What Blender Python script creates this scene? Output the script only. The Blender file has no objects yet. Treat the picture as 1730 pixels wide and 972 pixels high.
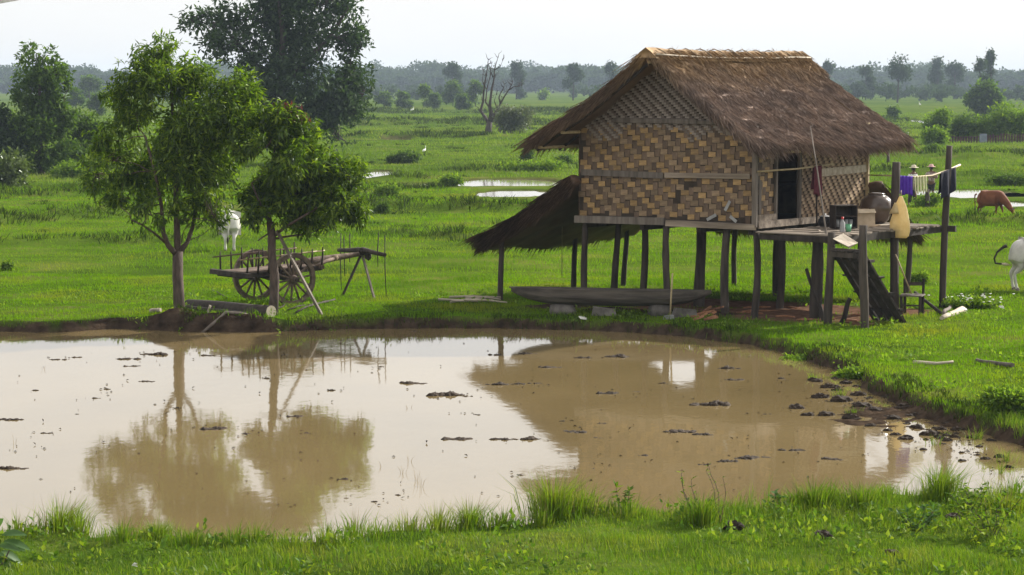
import bpy, bmesh, math, random
import numpy as np
from mathutils import Vector, Matrix, Euler

R = math.radians
rng = np.random.default_rng(7)
random.seed(7)
sc = bpy.context.scene
col = sc.collection

# ------------------------------------------------------------ camera, sky, sun, exposure
FPX, CX, CY, CAMZ = 4100.0, 865.0, 486.0, 5.2
PITCH = math.atan(346.0 / FPX)
cam_d = bpy.data.cameras.new('camera')
cam = bpy.data.objects.new('camera', cam_d)
col.objects.link(cam)
cam.location = (0, 0, CAMZ)
cam.rotation_euler = (R(90) - PITCH, 0, 0)
cam_d.sensor_width = 36.0
cam_d.lens = 36.0 * FPX / 1730.0
cam_d.clip_start = 0.1
cam_d.clip_end = 20000
sc.camera = cam

SUN_EL, SUN_AZ = R(29.0), R(51)          # azimuth measured from +Y towards +X
world = bpy.data.worlds.new('World')
sc.world = world
world.use_nodes = True
wn, wl = world.node_tree.nodes, world.node_tree.links
bg = wn['Background']
sky = wn.new('ShaderNodeTexSky')
sky.sky_type = 'NISHITA'
sky.sun_disc = False
sky.sun_elevation = SUN_EL
sky.sun_rotation = SUN_AZ
sky.air_density = 1.0
sky.dust_density = 4.0
sky.ozone_density = 1.0
hsv = wn.new('ShaderNodeHueSaturation')
hsv.inputs['Saturation'].default_value = 0.22
hsv.inputs['Value'].default_value = 1.0
# a thin even veil of white cloud over the whole sky
cl_co = wn.new('ShaderNodeTexCoord')
cl_mp = wn.new('ShaderNodeMapping')
cl_mp.inputs['Scale'].default_value = (1.0, 1.0, 3.0)
cl_n = wn.new('ShaderNodeTexNoise')
cl_n.inputs['Scale'].default_value = 1.7
cl_n.inputs['Detail'].default_value = 6
cl_r = wn.new('ShaderNodeValToRGB')
cl_r.color_ramp.elements[0].position = 0.30
cl_r.color_ramp.elements[0].color = (0.60, 0.60, 0.60, 1)
cl_r.color_ramp.elements[1].position = 0.72
cl_r.color_ramp.elements[1].color = (0.80, 0.80, 0.80, 1)
cl_m = wn.new('ShaderNodeMixRGB')
cl_m.inputs[2].default_value = (10.0, 9.95, 9.8, 1)
wl.new(cl_co.outputs['Generated'], cl_mp.inputs[0])
wl.new(cl_mp.outputs[0], cl_n.inputs['Vector'])
wl.new(cl_n.outputs['Fac'], cl_r.inputs[0])
wl.new(sky.outputs[0], hsv.inputs['Color'])
wl.new(hsv.outputs[0], cl_m.inputs[1])
wl.new(cl_r.outputs[0], cl_m.inputs[0])
wl.new(cl_m.outputs[0], bg.inputs['Color'])
bg.inputs['Strength'].default_value = 0.078

sd = bpy.data.lights.new('sun', 'SUN')
sd.energy = 5.0
sd.angle = R(0.6)
sd.color = (1.0, 0.95, 0.86)
sun = bpy.data.objects.new('sun', sd)
col.objects.link(sun)
sun.rotation_euler = (R(90) - SUN_EL, 0, math.pi - SUN_AZ)
sun.location = (40, 30, 60)

sc.view_settings.view_transform = 'Standard'
sc.view_settings.look = 'None'
sc.view_settings.exposure = 0.74
sc.view_settings.gamma = 1.0
sc.view_settings.use_curve_mapping = False
sc.render.engine = 'CYCLES'
cy = sc.cycles
cy.use_denoising = True
cy.max_bounces = 6
cy.diffuse_bounces = 3
cy.glossy_bounces = 3
cy.transmission_bounces = 3
cy.volume_bounces = 0
cy.transparent_max_bounces = 4
cy.caustics_reflective = False
cy.caustics_refractive = False

# ------------------------------------------------------------ picture point -> place
def ray(px, py):
    u, v = (px - CX) / FPX, -(py - CY) / FPX
    c, s = math.cos(PITCH), math.sin(PITCH)
    return Vector((u, c + v * s, -s + v * c))

def G(px, py, z=0.0):                      # where the view through a point meets level z
    d = ray(px, py)
    t = (CAMZ - z) / (-d.z)
    return Vector((d.x * t, d.y * t, z))

def Pd(px, py, Y):                         # the point at distance Y
    d = ray(px, py)
    t = Y / d.y
    return Vector((d.x * t, Y, CAMZ + d.z * t))

# ------------------------------------------------------------ noise
def _hash(ix, iy, seed):
    h = (ix.astype(np.int64) * 374761393 + iy.astype(np.int64) * 668265263 + seed * 974711) & 0xffffffff
    h = ((h ^ (h >> 13)) * 1274126177) & 0xffffffff
    h = h ^ (h >> 16)
    return (h & 0xffff) / 65535.0

def vnoise(x, y, seed=0):
    x = np.asarray(x, float); y = np.asarray(y, float)
    ix, iy = np.floor(x), np.floor(y)
    fx, fy = x - ix, y - iy
    fx = fx * fx * (3 - 2 * fx); fy = fy * fy * (3 - 2 * fy)
    a = _hash(ix, iy, seed); b = _hash(ix + 1, iy, seed)
    c = _hash(ix, iy + 1, seed); d = _hash(ix + 1, iy + 1, seed)
    return a + (b - a) * fx + (c - a) * fy + (a - b - c + d) * fx * fy

def fbm(x, y, seed=0, o=3):
    s, amp, tot = 0, 1.0, 0
    for k in range(o):
        s = s + amp * vnoise(np.asarray(x) * 2 ** k, np.asarray(y) * 2 ** k, seed + k)
        tot += amp; amp *= 0.5
    return s / tot

def sstep(a, b, x):
    t = np.clip((x - a) / (b - a), 0, 1)
    return t * t * (3 - 2 * t)

# ------------------------------------------------------------ materials
MATS = {}
def newmat(name):
    m = bpy.data.materials.new(name)
    m.use_nodes = True
    MATS[name] = m
    n, l = m.node_tree.nodes, m.node_tree.links
    return m, n, l, n['Principled BSDF'], n['Material Output']

def ramp(n, stops):
    r = n.new('ShaderNodeValToRGB')
    e = r.color_ramp.elements
    while len(e) < len(stops):
        e.new(0.5)
    for i, (p, c) in enumerate(stops):
        e[i].position = p
        e[i].color = (*c, 1)
    return r

def tex_noise(n, l, scale, detail=4, src='Object', stretch=None, rough=0.55):
    co = n.new('ShaderNodeTexCoord')
    t = n.new('ShaderNodeTexNoise')
    t.inputs['Scale'].default_value = scale
    t.inputs['Detail'].default_value = detail
    t.inputs['Roughness'].default_value = rough
    out = co.outputs[src] if src in ('Object', 'Generated') else None
    if src == 'World':
        g = n.new('ShaderNodeNewGeometry')
        out = g.outputs['Position']
    if stretch:
        mp = n.new('ShaderNodeMapping')
        mp.inputs['Scale'].default_value = stretch
        l.new(out, mp.inputs[0]); out = mp.outputs[0]
    l.new(out, t.inputs['Vector'])
    return t

def matte(name, c1, c2, scale=6, rough=0.85, stretch=None, bump=0.4, bscale=None, rnd=0.0, spec=0.25, c3=None):
    """grainy surface: two or three tones by noise, optional variation per object, fine bump"""
    m, n, l, b, o = newmat(name)
    t = tex_noise(n, l, scale, 6, 'Object', stretch)
    stops = [(0.32, c1), (0.68, c2)] if c3 is None else [(0.28, c1), (0.52, c2), (0.75, c3)]
    r = ramp(n, stops)
    l.new(t.outputs['Fac'], r.inputs[0])
    out = r.outputs[0]
    if rnd:
        oi = n.new('ShaderNodeObjectInfo')
        hs = n.new('ShaderNodeHueSaturation')
        mr = n.new('ShaderNodeMapRange')
        mr.inputs[3].default_value = 1 - rnd; mr.inputs[4].default_value = 1 + rnd
        l.new(oi.outputs['Random'], mr.inputs[0])
        l.new(mr.outputs[0], hs.inputs['Value'])
        l.new(out, hs.inputs['Color'])
        out = hs.outputs[0]
    l.new(out, b.inputs['Base Color'])
    b.inputs['Roughness'].default_value = rough
    b.inputs['Specular IOR Level'].default_value = spec
    if bump:
        t2 = tex_noise(n, l, bscale or scale * 4, 5, 'Object', stretch)
        bp = n.new('ShaderNodeBump')
        bp.inputs['Strength'].default_value = bump
        bp.inputs['Distance'].default_value = 0.02
        l.new(t2.outputs['Fac'], bp.inputs['Height'])
        l.new(bp.outputs[0], b.inputs['Normal'])
    return m

def leafy(name, cols, trans, tw=0.4, gloss=0.06, grough=0.35, world_scale=None, wcols=None, wmix=0.5):
    """leaf or blade: diffuse + light passing through + a little sheen; tone varies per leaf and per place"""
    m, n, l, b, o = newmat(name)
    n.remove(b)
    g = n.new('ShaderNodeNewGeometry')
    k = len(cols)
    r = ramp(n, [(i / max(1, k - 1), c) for i, c in enumerate(cols)])
    l.new(g.outputs['Random Per Island'], r.inputs[0])
    out = r.outputs[0]
    if world_scale:
        t = tex_noise(n, l, world_scale, 4, 'World', None, 0.6)
        kk = len(wcols)
        r2 = ramp(n, [(0.33 + 0.34 * i / (kk - 1), c) for i, c in enumerate(wcols)])
        l.new(t.outputs['Fac'], r2.inputs[0])
        mx = n.new('ShaderNodeMixRGB')
        mx.inputs[0].default_value = wmix
        l.new(out, mx.inputs[1]); l.new(r2.outputs[0], mx.inputs[2])
        out = mx.outputs[0]
    d = n.new('ShaderNodeBsdfDiffuse')
    l.new(out, d.inputs['Color'])
    tr = n.new('ShaderNodeBsdfTranslucent')
    tm = n.new('ShaderNodeMixRGB'); tm.blend_type = 'MULTIPLY'; tm.inputs[0].default_value = 1.0
    tm.inputs[2].default_value = (*trans, 1)
    l.new(out, tm.inputs[1]); l.new(tm.outputs[0], tr.inputs['Color'])
    mx = n.new('ShaderNodeMixShader'); mx.inputs[0].default_value = tw
    l.new(d.outputs[0], mx.inputs[1]); l.new(tr.outputs[0], mx.inputs[2])
    gl = n.new('ShaderNodeBsdfGlossy'); gl.inputs['Roughness'].default_value = grough
    gl.inputs['Color'].default_value = (0.9, 0.95, 0.9, 1)
    mg = n.new('ShaderNodeMixShader'); mg.inputs[0].default_value = gloss
    l.new(mx.outputs[0], mg.inputs[1]); l.new(gl.outputs[0], mg.inputs[2])
    l.new(mg.outputs[0], o.inputs['Surface'])
    return m

# wood, earth, cloth
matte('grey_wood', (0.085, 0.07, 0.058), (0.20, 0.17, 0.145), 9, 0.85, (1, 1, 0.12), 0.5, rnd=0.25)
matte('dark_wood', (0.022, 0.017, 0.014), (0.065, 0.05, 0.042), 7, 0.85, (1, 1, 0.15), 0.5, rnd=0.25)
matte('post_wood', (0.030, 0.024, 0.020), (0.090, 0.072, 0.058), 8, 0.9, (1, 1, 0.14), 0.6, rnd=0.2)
matte('plank_wood', (0.10, 0.078, 0.06), (0.30, 0.245, 0.19), 6, 0.85, (0.12, 1, 1), 0.4, rnd=0.3)
matte('sunbleached_wood', (0.30, 0.25, 0.19), (0.52, 0.45, 0.36), 8, 0.8, (0.15, 1, 1), 0.4, rnd=0.15)
matte('bamboo_pole', (0.30, 0.22, 0.12), (0.50, 0.40, 0.24), 10, 0.5, (0.2, 1, 1), 0.2, rnd=0.15)
matte('cart_wood', (0.075, 0.052, 0.040), (0.205, 0.150, 0.115), 8, 0.85, None, 0.5, rnd=0.15)
matte('hull_wood', (0.05, 0.042, 0.036), (0.13, 0.11, 0.092), 4, 0.85, (0.25, 2, 2), 0.6)
matte('firewood', (0.16, 0.07, 0.035), (0.38, 0.19, 0.10), 9, 0.85, None, 0.4, rnd=0.3)
matte('bamboo_light', (0.20, 0.125, 0.055), (0.40, 0.255, 0.105), 5, 0.55, (1, 1, 6), 0.25, 20, rnd=0.32, spec=0.35)
matte('bamboo_dark', (0.085, 0.057, 0.040), (0.18, 0.122, 0.082), 5, 0.6, (6, 1, 1), 0.25, 20, rnd=0.35)
matte('bamboo_tan', (0.155, 0.105, 0.062), (0.28, 0.195, 0.115), 5, 0.6, (1, 1, 6), 0.25, 20, rnd=0.3, spec=0.35)
matte('mat_grey_light', (0.19, 0.155, 0.13), (0.31, 0.265, 0.23), 5, 0.65, None, 0.25, 20)
matte('mat_grey_dark', (0.10, 0.076, 0.062), (0.17, 0.135, 0.112), 5, 0.7, None, 0.25, 20)
matte('mat_tan_light', (0.30, 0.205, 0.125), (0.46, 0.34, 0.22), 5, 0.6, None, 0.25, 20)
matte('mat_tan_dark', (0.13, 0.085, 0.052), (0.24, 0.16, 0.10), 5, 0.65, None, 0.25, 20)
matte('wall_backing', (0.03, 0.022, 0.016), (0.06, 0.045, 0.033), 4)
matte('bark', (0.050, 0.037, 0.030), (0.135, 0.10, 0.082), 12, 0.9, (1, 1, 0.3), 0.8, rnd=0.1)
matte('bark_dark', (0.03, 0.024, 0.02), (0.075, 0.06, 0.05), 10, 0.9, (1, 1, 0.3), 0.8)
matte('dead_bark', (0.035, 0.027, 0.024), (0.09, 0.072, 0.065), 6, 0.9, (1, 1, 0.3), 0.6)
matte('mud', (0.020, 0.013, 0.008), (0.066, 0.044, 0.028), 8, 0.8, None, 1.0, 30, rnd=0.2, spec=0.25)
matte('earth', (0.045, 0.028, 0.020), (0.12, 0.078, 0.055), 6, 0.9, None, 0.9, 25)
matte('stone', (0.09, 0.08, 0.072), (0.20, 0.18, 0.16), 6, 0.9, None, 0.8, rnd=0.2)
matte('clay_jar', (0.05, 0.03, 0.020), (0.10, 0.066, 0.046), 3, 0.25, None, 0.1, spec=0.6)
matte('purple_cloth', (0.06, 0.018, 0.27), (0.09, 0.03, 0.36), 12, 0.9, None, 0.2)
matte('maroon_cloth', (0.085, 0.018, 0.028), (0.12, 0.03, 0.04), 12, 0.9, None, 0.2)
matte('navy_cloth', (0.012, 0.012, 0.022), (0.025, 0.024, 0.042), 12, 0.9, None, 0.2)
matte('cream_cloth', (0.50, 0.49, 0.30), (0.66, 0.64, 0.42), 12, 0.9, None, 0.2)
matte('white_cloth', (0.55, 0.55, 0.55), (0.75, 0.75, 0.74), 12, 0.9, None, 0.2)
matte('check_cloth', (0.16, 0.07, 0.07), (0.55, 0.48, 0.46), 16, 0.9, None, 0.2)
matte('dark_cloth', (0.02, 0.018, 0.02), (0.05, 0.045, 0.045), 12, 0.9, None, 0.2)
matte('straw_hat', (0.45, 0.38, 0.26), (0.65, 0.58, 0.44), 20, 0.8, None, 0.4)
matte('pink_hat', (0.45, 0.25, 0.24), (0.6, 0.36, 0.34), 20, 0.8, None, 0.3)
matte('skin', (0.13, 0.07, 0.045), (0.19, 0.105, 0.07), 8, 0.55, None, 0.1)
matte('hair', (0.012, 0.01, 0.009), (0.03, 0.024, 0.02), 30, 0.6, None, 0.3)
matte('white_hide', (0.40, 0.38, 0.35), (0.66, 0.64, 0.60), 3, 0.8, None, 0.25, 60)
matte('brown_hide', (0.115, 0.036, 0.015), (0.19, 0.066, 0.026), 3, 0.8, None, 0.25, 60)
matte('horn', (0.10, 0.085, 0.07), (0.2, 0.18, 0.15), 8, 0.5, None, 0.2)
matte('tail_hair', (0.02, 0.016, 0.013), (0.05, 0.042, 0.035), 20, 0.8)
matte('pale_tail_hair', (0.45, 0.38, 0.26), (0.6, 0.52, 0.38), 20, 0.8)
matte('feather_white', (0.72, 0.72, 0.70), (0.82, 0.82, 0.80), 10, 0.7, None, 0.1)
matte('beak_yellow', (0.45, 0.28, 0.03), (0.5, 0.33, 0.05), 10, 0.5, None, 0)
matte('fence_wood', (0.045, 0.022, 0.024), (0.10, 0.05, 0.05), 3, 0.9, None, 0.2, rnd=0.35)
matte('blue_panel', (0.16, 0.19, 0.24), (0.24, 0.27, 0.32), 3, 0.7, None, 0.1)
matte('red_plastic', (0.42, 0.03, 0.03), (0.5, 0.05, 0.045), 5, 0.4, None, 0)
matte('green_plastic', (0.12, 0.36, 0.20), (0.16, 0.42, 0.25), 5, 0.4, None, 0)
matte('grey_tin', (0.22, 0.22, 0.22), (0.34, 0.34, 0.34), 5, 0.5, None, 0.1, spec=0.5)
matte('white_scrap', (0.55, 0.54, 0.5), (0.72, 0.71, 0.68), 5, 0.7, None, 0.2)
matte('carton', (0.42, 0.33, 0.23), (0.58, 0.47, 0.34), 5, 0.8, None, 0.2)
matte('fibre_sheet', (0.10, 0.10, 0.095), (0.16, 0.16, 0.155), 6, 0.8, None, 0.3)
matte('rope', (0.20, 0.15, 0.10), (0.32, 0.25, 0.17), 30, 0.9, None, 0.5)
matte('petal', (0.75, 0.75, 0.72), (0.85, 0.85, 0.82), 5, 0.7, None, 0)

m, n, l, b, o = newmat('yellow_plastic')            # thin bag: some light comes through
t = tex_noise(n, l, 6, 4)
r = ramp(n, [(0.3, (0.66, 0.52, 0.26)), (0.7, (0.80, 0.66, 0.38))])
l.new(t.outputs['Fac'], r.inputs[0])
l.new(r.outputs[0], b.inputs['Base Color'])
b.inputs['Roughness'].default_value = 0.45
trn = n.new('ShaderNodeBsdfTranslucent'); l.new(r.outputs[0], trn.inputs['Color'])
mxs = n.new('ShaderNodeMixShader'); mxs.inputs[0].default_value = 0.45
l.new(b.outputs[0], mxs.inputs[1]); l.new(trn.outputs[0], mxs.inputs[2]); l.new(mxs.outputs[0], o.inputs['Surface'])

# thatch: grey-brown weathered stems, younger golden grass along the ridge
def thatch_mat(name, base, gold_lo=None, gold_hi=None):
    m, n, l, b, o = newmat(name)
    g = n.new('ShaderNodeNewGeometry')
    r = ramp(n, base)
    l.new(g.outputs['Random Per Island'], r.inputs[0])
    out = r.outputs[0]
    t = tex_noise(n, l, 1.6, 5, 'World')
    r2 = ramp(n, [(0.3, (0.62, 0.60, 0.60)), (0.7, (1.25, 1.2, 1.15))])
    l.new(t.outputs['Fac'], r2.inputs[0])
    mu = n.new('ShaderNodeMixRGB'); mu.blend_type = 'MULTIPLY'; mu.inputs[0].default_value = 1.0
    l.new(out, mu.inputs[1]); l.new(r2.outputs[0], mu.inputs[2]); out = mu.outputs[0]
    if gold_lo is not None:
        sp = n.new('ShaderNodeSeparateXYZ'); l.new(g.outputs['Position'], sp.inputs[0])
        ad = n.new('ShaderNodeMath'); ad.operation = 'MULTIPLY_ADD'
        ad.inputs[1].default_value = 0.9
        l.new(t.outputs['Fac'], ad.inputs[0]); l.new(sp.outputs['Z'], ad.inputs[2])
        mr = n.new('ShaderNodeMapRange'); mr.inputs[1].default_value = gold_lo + 0.45; mr.inputs[2].default_value = gold_hi + 0.45
        l.new(ad.outputs[0], mr.inputs[0])
        gd = ramp(n, [(0.0, (0.17, 0.105, 0.055)), (0.5, (0.30, 0.19, 0.095)), (1.0, (0.46, 0.32, 0.17))])
        l.new(g.outputs['Random Per Island'], gd.inputs[0])
        mx = n.new('ShaderNodeMixRGB'); l.new(mr.outputs[0], mx.inputs[0])
        l.new(out, mx.inputs[1]); l.new(gd.outputs[0], mx.inputs[2]); out = mx.outputs[0]
    l.new(out, b.inputs['Base Color'])
    b.inputs['Roughness'].default_value = 0.75
    b.inputs['Specular IOR Level'].default_value = 0.25
    return m
thatch_mat('thatch', [(0.0, (0.16, 0.112, 0.088)), (0.5, (0.255, 0.186, 0.148)), (1.0, (0.39, 0.295, 0.235))], 4.95, 5.70)
thatch_mat('thatch_dark', [(0.0, (0.055, 0.034, 0.024)), (0.5, (0.12, 0.076, 0.052)), (1.0, (0.22, 0.145, 0.095))])

# leaves and grass
leafy('mango_leaf', [(0.026, 0.048, 0.007), (0.052, 0.096, 0.010), (0.090, 0.155, 0.012), (0.18, 0.245, 0.022)], (1.7, 1.8, 0.45), 0.45, 0.022, 0.40)
leafy('red_leaf', [(0.07, 0.022, 0.014), (0.13, 0.045, 0.022)], (1.5, 1.0, 0.8), 0.4, 0.05)
leafy('dark_tree_leaf', [(0.020, 0.040, 0.014), (0.034, 0.062, 0.020), (0.065, 0.10, 0.036)], (1.4, 1.6, 0.7), 0.30, 0.022, 0.45)
leafy('mid_tree_leaf', [(0.035, 0.068, 0.012), (0.06, 0.11, 0.018), (0.11, 0.17, 0.03)], (1.6, 1.7, 0.6), 0.4, 0.012, 0.5)
leafy('bush_leaf', [(0.065, 0.125, 0.015), (0.11, 0.195, 0.022), (0.18, 0.26, 0.04)], (1.6, 1.6, 0.5), 0.45, 0.010, 0.5)
leafy('grey_bush_leaf', [(0.085, 0.10, 0.055), (0.13, 0.15, 0.085)], (1.3, 1.4, 0.8), 0.3, 0.03)
leafy('olive_bush_leaf', [(0.06, 0.085, 0.025), (0.10, 0.135, 0.045)], (1.4, 1.5, 0.7), 0.35, 0.03)
leafy('far_leaf', [(0.035, 0.06, 0.025), (0.055, 0.085, 0.035)], (1.3, 1.4, 0.8), 0.25, 0.0)
GW = [(0.020, 0.050, 0.003), (0.075, 0.155, 0.006), (0.17, 0.19, 0.03)]
leafy('grass_near', [(0.038, 0.085, 0.005), (0.080, 0.155, 0.008), (0.140, 0.215, 0.018), (0.24, 0.235, 0.07)], (1.5, 1.5, 0.5), 0.45, 0.015, 0.45, 0.8, GW, 0.5)
leafy('grass_mid', [(0.052, 0.125, 0.003), (0.108, 0.222, 0.004), (0.175, 0.285, 0.007)], (1.5, 1.5, 0.3), 0.45, 0.002, 0.5, 0.28, [(0.034, 0.085, 0.003), (0.110, 0.222, 0.005), (0.195, 0.185, 0.040)], 0.65)
leafy('grass_far', [(0.06, 0.115, 0.008), (0.11, 0.19, 0.010), (0.17, 0.24, 0.02)], (1.4, 1.5, 0.45), 0.4, 0.01, 0.5, 0.06, [(0.05, 0.09, 0.012), (0.11, 0.175, 0.016), (0.18, 0.20, 0.045)], 0.65)
leafy('weed_shade_dark', [(0.020, 0.036, 0.007), (0.038, 0.066, 0.010), (0.085, 0.12, 0.02)], (1.4, 1.4, 0.5), 0.18, 0.005, 0.5)  # leaf tones darkened to stand for the banks' shaded camera-facing side
leafy('weed_leaf', [(0.045, 0.10, 0.010), (0.085, 0.16, 0.018), (0.20, 0.26, 0.035)], (1.5, 1.5, 0.5), 0.4, 0.012, 0.55)
leafy('big_leaf', [(0.05, 0.11, 0.03), (0.08, 0.15, 0.04)], (1.5, 1.6, 0.6), 0.35, 0.025, 0.5)
leafy('dry_stem', [(0.16, 0.12, 0.06), (0.28, 0.22, 0.12)], (1.2, 1.1, 0.8), 0.2, 0.02)

# ground: meadow soil under the blades, mud on the banks, trodden earth; attribute 'mud' and 'bare' say which
m, n, l, b, o = newmat('ground')
t1 = tex_noise(n, l, 0.35, 6, 'World', None, 0.65)
r1 = ramp(n, [(0.28, (0.030, 0.052, 0.008)), (0.5, (0.065, 0.110, 0.011)), (0.74, (0.125, 0.130, 0.035))])
l.new(t1.outputs['Fac'], r1.inputs[0])
t1b = tex_noise(n, l, 0.03, 5, 'World', (1, 0.45, 1), 0.6)
r1b = ramp(n, [(0.35, (0.62, 0.70, 0.7)), (0.5, (1.0, 1.0, 1.0)), (0.68, (1.30, 1.12, 1.1))])
l.new(t1b.outputs['Fac'], r1b.inputs[0])
mu = n.new('ShaderNodeMixRGB'); mu.blend_type = 'MULTIPLY'; mu.inputs[0].default_value = 1
l.new(r1.outputs[0], mu.inputs[1]); l.new(r1b.outputs[0], mu.inputs[2])
t2 = tex_noise(n, l, 5.0, 6, 'World')
r2 = ramp(n, [(0.3, (0.020, 0.014, 0.010)), (0.7, (0.070, 0.049, 0.034))])
l.new(t2.outputs['Fac'], r2.inputs[0])
r3 = ramp(n, [(0.3, (0.085, 0.046, 0.030)), (0.7, (0.19, 0.112, 0.075))])
l.new(t2.outputs['Fac'], r3.inputs[0])
am = n.new('ShaderNodeAttribute'); am.attribute_name = 'mud'
ab = n.new('ShaderNodeAttribute'); ab.attribute_name = 'bare'
x1 = n.new('ShaderNodeMixRGB'); l.new(ab.outputs['Fac'], x1.inputs[0]); l.new(mu.outputs[0], x1.inputs[1]); l.new(r3.outputs[0], x1.inputs[2])
x2 = n.new('ShaderNodeMixRGB'); l.new(am.outputs['Fac'], x2.inputs[0]); l.new(x1.outputs[0], x2.inputs[1]); l.new(r2.outputs[0], x2.inputs[2])
l.new(x2.outputs[0], b.inputs['Base Color'])
b.inputs['Roughness'].default_value = 0.9
b.inputs['Specular IOR Level'].default_value = 0.0
t3 = tex_noise(n, l, 9.0, 6, 'World')
bp = n.new('ShaderNodeBump'); bp.inputs['Strength'].default_value = 0.8; bp.inputs['Distance'].default_value = 0.06
l.new(t3.outputs['Fac'], bp.inputs['Height']); l.new(bp.outputs[0], b.inputs['Normal'])

# muddy water: silt scatters brown light, the surface mirrors
def water_mat(name, c1, c2, bstr, rough):
    m, n, l, b, o = newmat(name)
    t = tex_noise(n, l, 0.25, 3, 'World', (1, 0.6, 1))
    r = ramp(n, [(0.3, c1), (0.7, c2)])
    l.new(t.outputs['Fac'], r.inputs[0]); l.new(r.outputs[0], b.inputs['Base Color'])
    b.inputs['Roughness'].default_value = rough
    b.inputs['IOR'].default_value = 1.48
    tb = tex_noise(n, l, 2.2, 3, 'World', (1, 0.5, 1))
    bp = n.new('ShaderNodeBump'); bp.inputs['Strength'].default_value = bstr; bp.inputs['Distance'].default_value = 0.02
    l.new(tb.outputs['Fac'], bp.inputs['Height']); l.new(bp.outputs[0], b.inputs['Normal'])
water_mat('pond_water', (0.160, 0.117, 0.052), (0.215, 0.158, 0.074), 0.14, 0.045)
water_mat('field_water', (0.20, 0.17, 0.12), (0.24, 0.20, 0.14), 0.03, 0.05)

# ------------------------------------------------------------ object helpers
def tag(o, label=None, cat=None, group=None, kind=None):
    if label: o['label'] = label
    if cat: o['category'] = cat
    if group: o['group'] = group
    if kind: o['kind'] = kind
    return o

def thing(name, label, cat, loc=(0, 0, 0), rz=0.0, group=None):
    o = bpy.data.objects.new(name, None)
    o.empty_display_size = 0.2
    col.objects.link(o)
    o.location = loc
    o.rotation_euler = (0, 0, rz)
    return tag(o, label, cat, group)

def link(name, me, mat=None, parent=None, loc=None, rot=None):
    o = bpy.data.objects.new(name, me)
    col.objects.link(o)
    if mat and not me.materials:
        me.materials.append(MATS[mat])
    if parent: o.parent = parent
    if loc is not None: o.location = loc
    if rot is not None: o.rotation_euler = rot
    return o

def copy_tree(o, parent=None):
    c = o.copy(); col.objects.link(c); c.parent = parent
    for ch in list(o.children): copy_tree(ch, c)
    return c

def tri_mesh(name, V, F, smooth=False):
    V = np.ascontiguousarray(V, np.float32).reshape(-1, 3)
    F = np.ascontiguousarray(F, np.int32)
    k = F.shape[1]
    me = bpy.data.meshes.new(name)
    me.vertices.add(len(V)); me.vertices.foreach_set('co', V.ravel())
    me.loops.add(F.size); me.loops.foreach_set('vertex_index', F.ravel())
    me.polygons.add(len(F))
    me.polygons.foreach_set('loop_start', np.arange(0, F.size, k, dtype=np.int32))
    me.polygons.foreach_set('loop_total', np.full(len(F), k, np.int32))
    if smooth: me.polygons.foreach_set('use_smooth', np.ones(len(F), bool))
    me.update(calc_edges=True)
    return me

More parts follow.
